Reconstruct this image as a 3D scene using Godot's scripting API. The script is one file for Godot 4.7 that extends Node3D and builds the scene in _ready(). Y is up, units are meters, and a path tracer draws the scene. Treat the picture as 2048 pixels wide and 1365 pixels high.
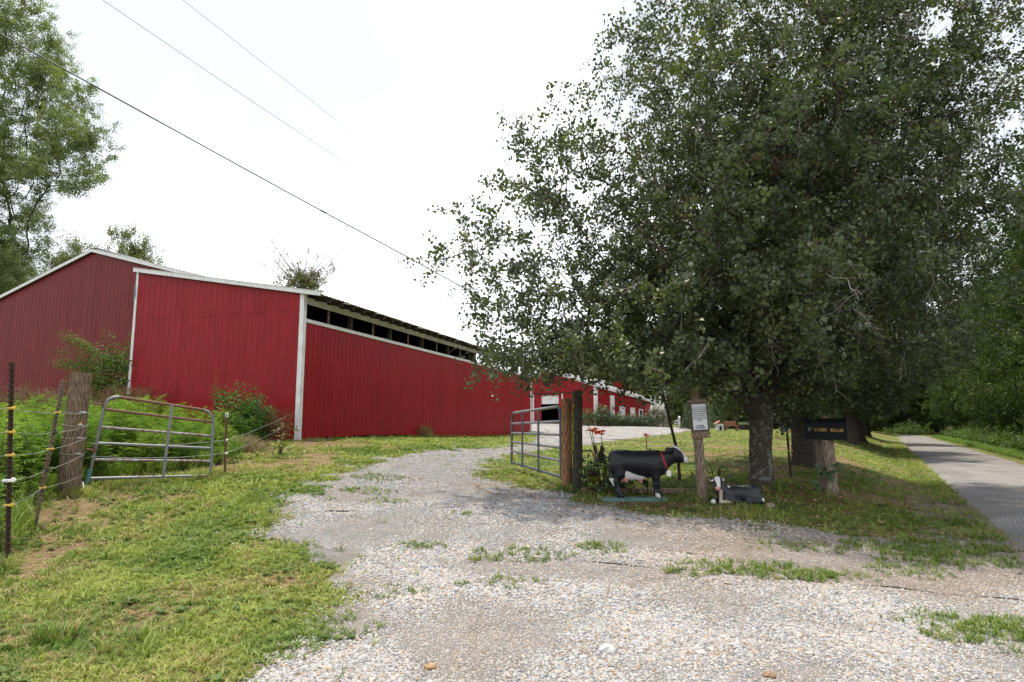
extends Node3D
# A farm entrance: red metal barn, gravel drive, gates, cow statues under a broad tree, lane on the right.
# World: metres, y up, the camera looks along -z. P(x, y, d) is a point d metres in front of the camera's foot.

var M := {}
var rng := RandomNumberGenerator.new()
var edge_noise := FastNoiseLite.new()
var patch_noise := FastNoiseLite.new()
var taken := {}
var lut_left := PackedFloat32Array()
var lut_right := PackedFloat32Array()

class Geo:
	var v := PackedVector3Array()
	var n := PackedVector3Array()
	var c := PackedColorArray()
	var ix := PackedInt32Array()
	var col := Color(1, 1, 1)

	func tri(a: Vector3, b: Vector3, d: Vector3) -> void:
		var nn := (d - a).cross(b - a).normalized()
		var k := v.size()
		v.append(a); v.append(b); v.append(d)
		for q in 3:
			n.append(nn); c.append(col); ix.append(k + q)

	func tri_out(a: Vector3, b: Vector3, d: Vector3, outward: Vector3) -> void:
		if (d - a).cross(b - a).dot(outward) < 0.0:
			tri(a, d, b)
		else:
			tri(a, b, d)

	func quad_out(a: Vector3, b: Vector3, d: Vector3, e: Vector3, outward: Vector3) -> void:
		tri_out(a, b, d, outward)
		tri_out(a, d, e, outward)

	# a box with chamfered edges; t places it, s is its size
	func box(t: Transform3D, s: Vector3, bev := 0.0) -> void:
		var h := s * 0.5
		var b := minf(bev, minf(h.x, minf(h.y, h.z)) * 0.9)
		if b <= 0.0:
			for ax in 3:
				for sg in [-1.0, 1.0]:
					var o := Vector3.ZERO
					o[ax] = sg
					var u := Vector3.ZERO
					u[(ax + 1) % 3] = 1
					var w := Vector3.ZERO
					w[(ax + 2) % 3] = 1
					var m: Vector3 = o * h
					var uu: Vector3 = u * h
					var ww: Vector3 = w * h
					quad_out(t * (m - uu - ww), t * (m + uu - ww), t * (m + uu + ww), t * (m - uu + ww), t.basis * o)
			return
		var i := h - Vector3(b, b, b)
		for ax in 3:
			for sg in [-1.0, 1.0]:
				var o := Vector3.ZERO
				o[ax] = sg
				var m := Vector3.ZERO
				m[ax] = sg * h[ax]
				var uu := Vector3.ZERO
				uu[(ax + 1) % 3] = i[(ax + 1) % 3]
				var ww := Vector3.ZERO
				ww[(ax + 2) % 3] = i[(ax + 2) % 3]
				quad_out(t * (m - uu - ww), t * (m + uu - ww), t * (m + uu + ww), t * (m - uu + ww), t.basis * o)
		for ax in 3:
			var p := (ax + 1) % 3
			var q := (ax + 2) % 3
			for sp in [-1.0, 1.0]:
				for sq in [-1.0, 1.0]:
					var a := Vector3.ZERO
					a[p] = sp * h[p]; a[q] = sq * i[q]
					var d := Vector3.ZERO
					d[p] = sp * i[p]; d[q] = sq * h[q]
					var l := Vector3.ZERO
					l[ax] = i[ax]
					var o := Vector3.ZERO
					o[p] = sp; o[q] = sq
					quad_out(t * (a - l), t * (a + l), t * (d + l), t * (d - l), t.basis * o)
		for sx in [-1.0, 1.0]:
			for sy in [-1.0, 1.0]:
				for sz in [-1.0, 1.0]:
					var o := Vector3(sx, sy, sz)
					tri_out(t * (o * Vector3(h.x, i.y, i.z)), t * (o * Vector3(i.x, h.y, i.z)), t * (o * Vector3(i.x, i.y, h.z)), t.basis * o)

	func bar(a: Vector3, b: Vector3, w: float, hgt: float, up := Vector3.UP, bev := 0.0) -> void:
		var z := (b - a).normalized()
		var x := up.cross(z)
		if x.length() < 0.01:
			x = Vector3.RIGHT.cross(z)
		x = x.normalized()
		var y := z.cross(x)
		box(Transform3D(Basis(x, y, z), (a + b) * 0.5), Vector3(w, hgt, a.distance_to(b)), bev)

	func tube(pts: PackedVector3Array, radii: PackedFloat32Array, sides := 6, caps := true, squash := 1.0) -> void:
		var k0 := v.size()
		var cnt := pts.size()
		var t := (pts[1] - pts[0]).normalized()
		var x := Vector3.UP.cross(t)
		if x.length() < 0.05:
			x = Vector3.RIGHT.cross(t)
		x = x.normalized()
		for i in cnt:
			var tt := t
			if i == 0:
				tt = (pts[1] - pts[0]).normalized()
			elif i == cnt - 1:
				tt = (pts[i] - pts[i - 1]).normalized()
			else:
				tt = (pts[i + 1] - pts[i - 1]).normalized()
			x = (x - tt * x.dot(tt)).normalized()
			var y := tt.cross(x)
			for s in sides:
				var a := TAU * s / sides
				var nn := x * cos(a) + y * sin(a) * squash
				v.append(pts[i] + nn * radii[i])
				n.append(nn.normalized())
				c.append(col)
			t = tt
		for i in cnt - 1:
			for s in sides:
				var a := k0 + i * sides + s
				var b := k0 + i * sides + (s + 1) % sides
				ix.append(a); ix.append(a + sides); ix.append(b)
				ix.append(b); ix.append(a + sides); ix.append(b + sides)
		if caps:
			for e in [0, cnt - 1]:
				var o := (pts[0] - pts[1]) if e == 0 else (pts[cnt - 1] - pts[cnt - 2])
				for s in range(1, sides - 1):
					tri_out(v[k0 + e * sides], v[k0 + e * sides + s], v[k0 + e * sides + s + 1], o)

	func rod(a: Vector3, b: Vector3, r: float, sides := 8, r2 := -1.0) -> void:
		tube(PackedVector3Array([a, b]), PackedFloat32Array([r, r if r2 < 0.0 else r2]), sides)

	# rough ball: a subdivided octahedron pushed in and out
	func lump(at: Vector3, size: Vector3, rough: float, r: RandomNumberGenerator, smooth := true) -> void:
		var k0 := v.size()
		var rings := 5
		var segs := 8
		var pts := []
		for i in rings + 1:
			var row := []
			for j in segs:
				var th := PI * i / rings
				var ph := TAU * j / segs
				var q := Vector3(sin(th) * cos(ph), cos(th), sin(th) * sin(ph)) * (1.0 + r.randf_range(-rough, rough))
				if i == 0 or i == rings:
					q = Vector3(0, 1 if i == 0 else -1, 0)
				row.append(at + q * size)
			pts.append(row)
		for i in rings:
			for j in segs:
				var a: Vector3 = pts[i][j]
				var b: Vector3 = pts[i][(j + 1) % segs]
				var d: Vector3 = pts[i + 1][(j + 1) % segs]
				var e: Vector3 = pts[i + 1][j]
				var o := (a + d) * 0.5 - at
				if i > 0:
					tri_out(a, b, d, o)
				if i < rings - 1:
					tri_out(a, d, e, o)
		if smooth:
			for i in range(k0, v.size()):
				n[i] = ((v[i] - at) / size).normalized()

	func mesh() -> ArrayMesh:
		var a := []
		a.resize(Mesh.ARRAY_MAX)
		a[Mesh.ARRAY_VERTEX] = v
		a[Mesh.ARRAY_NORMAL] = n
		a[Mesh.ARRAY_COLOR] = c
		a[Mesh.ARRAY_INDEX] = ix
		var m := ArrayMesh.new()
		m.add_surface_from_arrays(Mesh.PRIMITIVE_TRIANGLES, a)
		return m

# ---------------------------------------------------------------- helpers
func P(x: float, y: float, d: float) -> Vector3:
	return Vector3(x, y, -d)

func lin(r: float, g: float, b: float) -> Color:
	return Color(r, g, b).linear_to_srgb()

func numbered(called: String) -> String:
	var k: int = taken.get(called, 0)
	taken[called] = k + 1
	return called if k == 0 else "%s_%03d" % [called, k]

func tag(o: Node, label: String, category: String, group := "", kind := "") -> void:
	if label: o.set_meta("label", label)
	if category: o.set_meta("category", category)
	if group: o.set_meta("group", group)
	if kind: o.set_meta("kind", kind)

func thing(called: String, label: String, category: String, at := Vector3.ZERO, group := "") -> Node3D:
	var o := Node3D.new()
	o.name = numbered(called)
	add_child(o)
	o.position = at
	tag(o, label, category, group)
	return o

func put(called: String, m: Mesh, mat: Material, parent: Node = null) -> MeshInstance3D:
	var o := MeshInstance3D.new()
	o.name = called if parent else numbered(called)
	o.mesh = m
	o.material_override = mat
	if parent:
		parent.add_child(o, true)
	else:
		add_child(o)
	return o

func build(called: String, g: Geo, mat: Material, parent: Node = null) -> MeshInstance3D:
	return put(called, g.mesh(), mat, parent)

func structure(called: String, m: Mesh, mat: Material) -> MeshInstance3D:
	var o := put(called, m, mat)
	o.set_meta("kind", "structure")
	return o

func scatter(called: String, m: Mesh, mat: Material, buf: PackedFloat32Array, parent: Node = null) -> MultiMeshInstance3D:
	var mm := MultiMesh.new()
	mm.transform_format = MultiMesh.TRANSFORM_3D
	mm.use_colors = true
	mm.mesh = m
	mm.instance_count = buf.size() / 16
	mm.buffer = buf
	var o := MultiMeshInstance3D.new()
	o.name = called if parent else numbered(called)
	o.multimesh = mm
	o.material_override = mat
	if parent:
		parent.add_child(o, true)
	else:
		add_child(o)
	o.set_meta("kind", "stuff")
	return o

func add_copy(buf: PackedFloat32Array, b: Basis, o: Vector3, c: Color) -> void:
	buf.append_array(PackedFloat32Array([b.x.x, b.y.x, b.z.x, o.x, b.x.y, b.y.y, b.z.y, o.y, b.x.z, b.y.z, b.z.z, o.z, c.r, c.g, c.b, 1.0]))

func noise_tex(seed_: int, freq: float, octaves: int, from: Color, to: Color, size := 512, mid := Color(-1, 0, 0), stops := [0.2, 0.5, 0.8]) -> NoiseTexture2D:
	var f := FastNoiseLite.new()
	f.seed = seed_
	f.frequency = freq
	f.fractal_octaves = octaves
	var t := NoiseTexture2D.new()
	t.width = size
	t.height = size
	t.seamless = true
	t.noise = f
	var gr := Gradient.new()
	if mid.r < 0.0:
		gr.offsets = PackedFloat32Array([0.25, 0.75])
		gr.colors = PackedColorArray([from, to])
	else:
		gr.offsets = PackedFloat32Array(stops)
		gr.colors = PackedColorArray([from, mid, to])
	t.color_ramp = gr
	return t

func mat(called: String, c: Color, rough := 0.8, tex: Texture2D = null, scale := Vector3.ONE, metal := 0.0, spec := 0.5) -> StandardMaterial3D:
	var m := StandardMaterial3D.new()
	m.resource_name = called
	m.albedo_color = c
	m.roughness = rough
	m.metallic = metal
	m.metallic_specular = spec
	m.vertex_color_use_as_albedo = true
	if tex:
		m.albedo_texture = tex
		m.uv1_triplanar = true
		m.uv1_world_triplanar = true
		m.uv1_scale = scale
	M[called] = m
	return m

func bump(m: StandardMaterial3D, tex: Texture2D, cm: float) -> void:
	m.heightmap_enabled = true
	m.heightmap_texture = tex
	m.heightmap_scale = cm

# ---------------------------------------------------------------- the lie of the land
func lerp_table(t: Array, d: float) -> float:
	if d <= t[0][0]:
		return t[0][1]
	for i in t.size() - 1:
		if d <= t[i + 1][0]:
			return lerpf(t[i][1], t[i + 1][1], (d - t[i][0]) / (t[i + 1][0] - t[i][0]))
	return t[t.size() - 1][1]

func make_profiles() -> void:
	var left := [[-40, -0.2], [0, 0.0], [3.6, 0.08], [6.2, 0.18], [9.5, 0.48], [12, 0.72], [15, 0.95], [17.5, 1.1], [25, 1.08], [40, 0.82], [60, 1.0], [400, 1.0]]
	var right := [[-40, -0.2], [0, 0.0], [3.6, 0.06], [6.5, 0.16], [8, 0.26], [10, 0.39], [13, 0.52], [20, 0.72], [40, 0.88], [60, 0.95], [90, 0.6], [400, 0.3]]
	for i in 4500:
		var d := -40.0 + i * 0.1
		var w := 0.6 + 0.06 * absf(d)
		lut_left.append((lerp_table(left, d - w) + 2.0 * lerp_table(left, d) + lerp_table(left, d + w)) / 4.0)
		lut_right.append((lerp_table(right, d - w) + 2.0 * lerp_table(right, d) + lerp_table(right, d + w)) / 4.0)

func road_side(x: float, d: float) -> float:   # metres left of the lane's left edge
	return (x - 6.8) * -0.866 + (d - 9.0) * 0.5

func H(x: float, d: float) -> float:
	var f := clampf((d + 40.0) * 10.0, 0.0, 4497.0)
	var i := int(f)
	var q := f - i
	var k := smoothstep(-5.0, 1.5, x)
	var h := lerpf(lerpf(lut_left[i], lut_left[i + 1], q), lerpf(lut_right[i], lut_right[i + 1], q), k)
	h += 0.55 * exp(-(pow((x - 3.0) / 11.0, 2) + pow((d - 53.0) / 9.0, 2)))
	var s := road_side(x, d)
	if s < 3.2:
		var r := 0.05
		if s < -3.7:
			r = 0.05 + 0.9 * smoothstep(3.7, 16.0, -s)
		h = lerpf(r, h, smoothstep(0.1, 3.2, s))
	if d < 30.0 and absf(x) < 14.0 and s > 0.0:
		h += edge_noise.get_noise_2d(x * 1.2, d * 1.2 + 90) * 0.016
	return h

func G(x: float, d: float, lift := 0.0) -> Vector3:
	return Vector3(x, H(x, d) + lift, -d)

func _ready() -> void:
	rng.seed = 20240
	edge_noise.seed = 5
	edge_noise.frequency = 0.9
	edge_noise.fractal_octaves = 3
	patch_noise.seed = 11
	patch_noise.frequency = 0.35
	patch_noise.fractal_octaves = 3
	make_profiles()

	# camera
	var cam := Camera3D.new()
	cam.name = "camera"
	cam.fov = 57.27
	cam.near = 0.1
	cam.far = 900.0
	add_child(cam)
	cam.position = Vector3(0, 1.6, 0)
	cam.rotation_degrees = Vector3(7.41, 0, 0)
	cam.current = true

	# sky: a white, thinly veiled summer sky
	var env := Environment.new()
	env.background_mode = Environment.BG_SKY
	var sm := ProceduralSkyMaterial.new()
	sm.sky_top_color = Color(0.80, 0.828, 0.865)
	sm.sky_horizon_color = Color(0.86, 0.875, 0.90)
	sm.sky_curve = 0.2
	sm.ground_bottom_color = Color(0.42, 0.42, 0.36)
	sm.ground_horizon_color = Color(0.6, 0.6, 0.55)
	sm.sun_angle_max = 0.5
	sm.sky_energy_multiplier = 1.0
	sm.sky_cover = cloud_cover()
	sm.sky_cover_modulate = Color(1, 1, 1, 1)
	var sky := Sky.new()
	sky.sky_material = sm
	env.sky = sky
	env.background_energy_multiplier = 1.0
	env.tonemap_mode = Environment.TONE_MAPPER_LINEAR
	env.tonemap_exposure = 1.58
	env.sdfgi_enabled = true
	env.ssao_enabled = true
	env.ssil_enabled = true
	var we := WorldEnvironment.new()
	we.name = "world_environment"
	we.environment = env
	add_child(we)

	# sun: high, behind the scene, a little to the left, through thin cloud
	var sun := DirectionalLight3D.new()
	sun.name = "sun"
	sun.light_energy = 1.3
	sun.light_color = Color(1.0, 0.955, 0.88)
	sun.light_angular_distance = 1.2
	sun.shadow_enabled = true
	sun.sky_mode = DirectionalLight3D.SKY_MODE_LIGHT_ONLY
	add_child(sun)
	sun.look_at_from_position(Vector3(-4.6, 40, -8.0), Vector3.ZERO, Vector3.UP)

	make_materials()
	make_ground()
	make_road()
	make_barn()
	make_back_barn()
	make_far_building()
	make_gates_and_fences()
	make_statues()
	make_sign_and_mailbox()
	make_trees()
	make_plants()
	make_far_things()
	make_cables()
	make_small_things()
	make_gravel()
	make_grass()

func cloud_cover() -> ImageTexture:
	var f := FastNoiseLite.new()
	f.seed = 3
	f.frequency = 0.009
	f.fractal_octaves = 5
	var im := f.get_seamless_image(1024, 512)
	im.convert(Image.FORMAT_RGBA8)
	for y in 512:
		for x in 1024:
			var q := im.get_pixel(x, y).r
			var a := smoothstep(0.36, 0.62, q) * 0.95
			im.set_pixel(x, y, Color(0.72, 0.72, 0.72, a))
	return ImageTexture.create_from_image(im)

func make_materials() -> void:
	var fine := noise_tex(1, 0.06, 5, Color(0.72, 0.72, 0.72), Color(1, 1, 1))
	var coarse := noise_tex(2, 0.012, 5, Color(0.91, 0.90, 0.89), Color(1, 1, 1))
	var grit := noise_tex(3, 0.22, 3, Color(0.55, 0.55, 0.55), Color(1, 1, 1))
	var streak := noise_tex(4, 0.03, 5, Color(0.3, 0.28, 0.26), Color(1, 1, 1), 512, Color(0.78, 0.76, 0.74))
	var bark_t := noise_tex(6, 0.035, 5, Color(0.35, 0.33, 0.32), Color(1, 1, 1), 512, Color(0.62, 0.6, 0.58))
	var rust_t := noise_tex(7, 0.02, 5, Color(0.36, 0.17, 0.10), Color(0.60, 0.62, 0.66), 512, Color(0.50, 0.47, 0.46))
	var dirty := noise_tex(8, 0.015, 5, Color(0.91, 0.905, 0.89), Color(1, 1, 1))
	# ground
	var soil := mat("ground", Color(1, 1, 1), 0.95, grit, Vector3(1.3, 1.3, 1.3), 0.0, 0.2)
	bump(soil, grit, 1.2)
	var gr := mat("gravel_base", Color(1, 1, 1), 0.95, grit, Vector3(2.1, 2.1, 2.1), 0.0, 0.25)
	bump(gr, grit, 1.5)
	var chips := noise_tex(23, 0.11, 4, Color(0.36, 0.36, 0.36), Color(1.0, 0.99, 0.98), 1024, Color(0.78, 0.78, 0.78))
	var asph := mat("asphalt", Color(1, 1, 1), 0.9, chips, Vector3(0.27, 0.27, 0.27), 0.0, 0.3)
	bump(asph, chips, 1.2)
	mat("stone", Color(1, 1, 1), 0.85, fine, Vector3(6, 6, 6), 0.0, 0.3)
	# barns
	mat("red_metal", lin(0.315, 0.010, 0.016), 0.4, coarse, Vector3(0.35, 0.12, 0.35), 0.0, 0.32)
	mat("faded_red_metal", lin(0.19, 0.024, 0.024), 0.45, coarse, Vector3(0.35, 0.12, 0.35), 0.0, 0.32)
	mat("white_trim", lin(0.78, 0.78, 0.77), 0.45, dirty, Vector3(0.9, 0.3, 0.9))
	mat("white_paint", lin(0.8, 0.8, 0.79), 0.6, dirty, Vector3(0.5, 0.5, 0.5))
	mat("roof_metal", lin(0.36, 0.37, 0.38), 0.45, coarse, Vector3(0.4, 0.4, 0.4), 0.3)
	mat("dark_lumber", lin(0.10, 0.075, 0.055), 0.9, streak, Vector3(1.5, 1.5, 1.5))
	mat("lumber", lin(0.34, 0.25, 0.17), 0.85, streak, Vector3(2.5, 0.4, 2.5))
	mat("window_dark", lin(0.02, 0.022, 0.025), 0.12)
	mat("black", lin(0.012, 0.012, 0.013), 0.8)
	# posts
	var wp := mat("weathered_post", lin(0.30, 0.21, 0.145), 0.92, streak, Vector3(5.0, 0.35, 5.0))
	bump(wp, streak, 1.2)
	var op := mat("orange_post", lin(0.46, 0.25, 0.12), 0.9, streak, Vector3(5.0, 0.35, 5.0))
	bump(op, streak, 1.0)
	var bp := mat("dark_post", lin(0.075, 0.068, 0.05), 0.95, streak, Vector3(5.0, 0.5, 5.0))
	bump(bp, streak, 1.2)
	var gp := mat("grey_post", lin(0.36, 0.28, 0.215), 0.92, streak, Vector3(5.0, 0.4, 5.0))
	bump(gp, streak, 0.8)
	mat("board", lin(0.33, 0.235, 0.165), 0.9, streak, Vector3(4.0, 0.8, 4.0))
	mat("moss", lin(0.20, 0.20, 0.04), 1.0, fine, Vector3(4, 4, 4))
	# metal
	mat("rusty_post", lin(0.10, 0.052, 0.037), 0.85, streak, Vector3(6, 2, 6))
	mat("galvanised", lin(0.27, 0.28, 0.295), 0.45, fine, Vector3(2, 2, 2), 0.25)
	mat("rusty_pipe", Color(1, 1, 1), 0.65, rust_t, Vector3(1.1, 1.1, 1.1), 0.15)
	mat("rust", lin(0.27, 0.14, 0.095), 0.8, streak, Vector3(4, 4, 4))
	mat("blue_gate", lin(0.085, 0.10, 0.125), 0.5, dirty, Vector3(2, 2, 2), 0.2)
	mat("wire", lin(0.42, 0.42, 0.43), 0.4, null, Vector3.ONE, 0.7)
	mat("dark_wire", lin(0.06, 0.055, 0.05), 0.6, null, Vector3.ONE, 0.3)
	mat("cable", lin(0.045, 0.06, 0.055), 0.6)
	mat("thin_cable", lin(0.1, 0.115, 0.13), 0.5)
	mat("yellow_plastic", lin(0.72, 0.46, 0.06), 0.5, dirty, Vector3(8, 8, 8))
	mat("white_plastic", lin(0.8, 0.8, 0.8), 0.4)
	mat("black_plastic", lin(0.015, 0.015, 0.016), 0.4)
	mat("teal_paint", lin(0.05, 0.20, 0.19), 0.6)
	# statues, signs
	var st := mat("statue_paint", Color(1, 1, 1), 0.42, dirty, Vector3(9, 9, 9), 0.0, 0.42)
	bump(st, fine, 0.25)
	mat("collar_red", lin(0.33, 0.018, 0.03), 0.7)
	mat("sign_white", lin(0.62, 0.62, 0.64), 0.6)
	mat("mailbox_black", lin(0.007, 0.008, 0.011), 0.5, null, Vector3.ONE, 0.0, 0.25)
	mat("gold_letter", lin(0.62, 0.36, 0.07), 0.5)
	mat("pale_letter", lin(0.55, 0.52, 0.45), 0.6)
	mat("worn_board", Color(1, 1, 1), 0.8, noise_tex(9, 0.02, 5, Color(0.10, 0.36, 0.34), Color(0.45, 0.42, 0.38), 512, Color(0.30, 0.44, 0.41)), Vector3(3, 3, 3))
	# plants
	var bark := mat("bark", lin(0.135, 0.105, 0.085), 0.95, bark_t, Vector3(2.6, 1.1, 2.6))
	bump(bark, bark_t, 3.5)
	var lb := mat("lichen_bark", lin(0.50, 0.52, 0.49), 0.95, bark_t, Vector3(3.2, 1.4, 3.2))
	bump(lb, bark_t, 3.5)
	var twig := mat("twig", lin(0.30, 0.265, 0.24), 0.9)
	for a in [["leaf", 0.42, Color(0.74, 0.80, 0.42)], ["wood_leaf", 0.65, Color(0.74, 0.80, 0.42)], ["thin_leaf", 0.55, Color(0.86, 0.92, 0.5)], ["grass_blade", 0.55, Color(0.80, 0.86, 0.5)]]:
		var l := mat(a[0], Color(1, 1, 1), a[1], null, Vector3.ONE, 0.0, 0.5 if a[0] == "leaf" else 0.3)
		l.backlight_enabled = true
		l.backlight = a[2]
	var petal := mat("petal", lin(0.80, 0.16, 0.03), 0.6)
	petal.backlight_enabled = true
	petal.backlight = Color(0.7, 0.4, 0.3)

# ---------------------------------------------------------------- ground, drive, lane
var DRIVE := PackedVector2Array([Vector2(-1.3, -6), Vector2(-1.25, 3.0), Vector2(-1.25, 4.5), Vector2(-1.27, 5.1), Vector2(-1.72, 6.1), Vector2(-2.4, 7.3), Vector2(-3.1, 8.6), Vector2(-3.33, 9.5), Vector2(-3.27, 11.2), Vector2(-2.86, 13.75),
	Vector2(-1.9, 16.7), Vector2(-0.4, 20), Vector2(0.6, 26), Vector2(1.6, 36), Vector2(1.0, 42), Vector2(-3.0, 52), Vector2(-2, 57), Vector2(14, 64), Vector2(14.5, 52), Vector2(13.2, 45.5), Vector2(5, 29.4), Vector2(2.3, 22.8), Vector2(0.4, 18.9), Vector2(-0.72, 14.3), Vector2(-0.79, 12.7), Vector2(-0.13, 11.8),
	Vector2(0.8, 10.5), Vector2(1.3, 9.5), Vector2(2.1, 8.45), Vector2(3.7, 8.15), Vector2(5.1, 8.1), Vector2(6.4, 8.3), Vector2(3.3, 3.0), Vector2(1.0, -1.0), Vector2(-1.0, -6)])
var FENCE_LINE := [Vector2(-3.6, 3.0), Vector2(-4.95, 6.39), Vector2(-5.94, 7.97), Vector2(-6.86, 9.82), Vector2(-6.3, 10.9), Vector2(-5.5, 12.2), Vector2(-6.1, 15.5), Vector2(-6.6, 18.4)]
var WEEDS := PackedVector2Array([Vector2(-5.2, 6.6), Vector2(-6.3, 8.0), Vector2(-7.2, 9.8), Vector2(-6.6, 11.2), Vector2(-5.75, 12.4), Vector2(-5.6, 13.6), Vector2(-7.0, 15.0), Vector2(-6.9, 17.2), Vector2(-13, 19.8), Vector2(-14, 26.5), Vector2(-30, 30), Vector2(-26, 18), Vector2(-9, 6.6)])
# grass tufts that have come up in the gravel: x, d, radius, density
var TUFTS := [[1.0, 7.2, 0.16, 1.0], [0.13, 6.85, 0.3, 0.6], [0.95, 7.0, 0.16, 0.6], [-0.3, 6.6, 0.09, 1.0], [-1.0, 7.15, 0.16, 0.8], [-0.16, 5.85, 0.2, 0.35], [0.15, 5.95, 0.15, 0.3], [2.55, 6.35, 0.32, 1.0], [2.2, 6.25, 0.15, 1.0], [2.9, 6.2, 0.2, 0.7], [1.75, 6.25, 0.16, 0.9], [1.9, 6.5, 0.2, 0.5],
	[3.65, 4.95, 0.28, 1.0], [4.0, 4.85, 0.32, 1.0], [3.35, 4.75, 0.22, 0.8], [3.2, 5.1, 0.18, 0.5], [3.6, 4.35, 0.18, 0.5], [3.1, 4.6, 0.1, 0.8], [3.3, 6.3, 0.2, 0.4], [4.0, 6.5, 0.25, 0.4], [4.9, 5.75, 0.12, 0.9], [4.3, 6.9, 0.3, 0.5], [5.0, 7.3, 0.45, 0.8], [4.6, 7.6, 0.4, 0.7], [5.4, 7.9, 0.35, 0.9], [2.9, 7.3, 0.2, 0.3], [3.4, 7.4, 0.3, 0.35],
	[-1.0, 5.6, 0.16, 0.5], [-1.25, 4.75, 0.2, 0.5], [-2.3, 10.2, 0.25, 0.7], [-1.9, 9.5, 0.2, 0.4], [-2.4, 11.5, 0.3, 0.6], [-0.7, 8.8, 0.15, 0.3]]

func in_drive(x: float, d: float, wander := 0.28) -> bool:
	var w := wander * (1.0 + d * 0.01)
	return Geometry2D.is_point_in_polygon(Vector2(x + edge_noise.get_noise_2d(x, d) * w * 2.0, d + edge_noise.get_noise_2d(x + 40, d) * w * 2.0), DRIVE)

func in_weeds(x: float, d: float) -> bool:
	return Geometry2D.is_point_in_polygon(Vector2(x + edge_noise.get_noise_2d(x, d) * 0.4, d), WEEDS)

func fence_side(x: float, d: float) -> float:   # metres right of the fence line on the left, negative beyond it
	for i in FENCE_LINE.size() - 1:
		var a: Vector2 = FENCE_LINE[i]
		var b: Vector2 = FENCE_LINE[i + 1]
		if d <= b.y:
			return x - lerpf(a.x, b.x, (d - a.y) / (b.y - a.y))
	return x + 6.6

func dryness(x: float, d: float) -> float:      # 0 green grass .. 1 dead straw and soil
	var q := patch_noise.get_noise_2d(x, d) * 0.9 + patch_noise.get_noise_2d(x * 3.1 + 50, d * 3.1) * 0.6 + 0.17
	var f := fence_side(x, d)
	if f > -0.45 and f < 0.95 and d < 9.6:
		q += 0.85 * (1.0 - absf(f - 0.25) / 0.75)
	if x > 5.0 and x < 12.0 and d > 11.0 and d < 24.0:       # worn, leaf-littered ground between the trees
		q += 0.35
	if x > -6.5 and x < -3.8 and d > 11.5 and d < 18.5:       # the bank below the barn
		q += 0.45
	if x > -3.5 and x < 1.5 and d > 17.0 and d < 30.0:
		q -= 0.3
	return clampf(q, 0.0, 1.0)

func litter(x: float, d: float) -> float:       # brown fallen leaves under the near tree
	var q := patch_noise.get_noise_2d(x * 1.7 + 9, d * 2.3 + 3)
	var r := 0.0
	if x > 0.6 and d > 8.3 and d < 10.1 and x < 6:
		r = 0.45 + q
	if Vector2(x - 4.4, d - 10.7).length() < 1.3:
		r = maxf(r, 0.6 + q)
	if x > -0.9 and x < 1.2 and d > 10.2 and d < 13.0:
		r = maxf(r, 0.5 + q)
	return clampf(r, 0.0, 1.0)

func ground_colour(x: float, d: float) -> Color:
	var dry := dryness(x, d)
	var n1 := edge_noise.get_noise_2d(x * 1.3 + 7, d * 1.3)
	var green := Color(0.20, 0.235, 0.07)
	var c := green.lerp(Color(0.30, 0.215, 0.125), smoothstep(0.25, 0.8, dry))
	c = c.lerp(Color(0.17, 0.095, 0.05), litter(x, d) * 0.8)
	if in_weeds(x, d):
		c = Color(0.10, 0.115, 0.04)
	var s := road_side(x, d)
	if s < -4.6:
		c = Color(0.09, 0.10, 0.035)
	elif s < 0.9 and s > -4.2 and d < 14.0:
		c = c.lerp(Color(0.31, 0.26, 0.215), clampf(0.55 + n1, 0.0, 1.0))
	return c * (1.0 + 0.25 * n1)

func drive_colour(x: float, d: float) -> Color:
	var n1 := edge_noise.get_noise_2d(x * 0.8, d * 0.8 + 20)
	var n2 := edge_noise.get_noise_2d(x * 3.0 + 9, d * 3.0)
	var brown := clampf(0.18 + n1 * 0.8, 0.0, 1.0)
	if d > 5.6 and d < 8.6 and x > 0.5:
		brown = clampf(brown + 0.55 * smoothstep(0.5, 2.5, x), 0.0, 1.0)
	if x < -0.2 and d < 6.5:
		brown = clampf(brown + 0.3, 0.0, 1.0)
	var grey := Color(0.42, 0.415, 0.43)
	return grey.lerp(Color(0.43, 0.345, 0.27), brown * 0.8) * (1.0 + 0.3 * n2)

func lines(from: float, to: float, dense_from: float, dense_to: float, step: float, growth: float) -> PackedFloat32Array:
	var up := PackedFloat32Array()
	var q := dense_from
	while q < dense_to:
		up.append(q)
		q += step
	var s := step
	while q < to:
		up.append(q)
		s *= growth
		q += s
	up.append(to)
	var down := PackedFloat32Array()
	s = step
	q = dense_from
	while true:
		s *= growth * 1.04
		q -= s
		if q <= from:
			break
		down.append(q)
	down.append(from)
	down.reverse()
	down.append_array(up)
	return down

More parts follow.
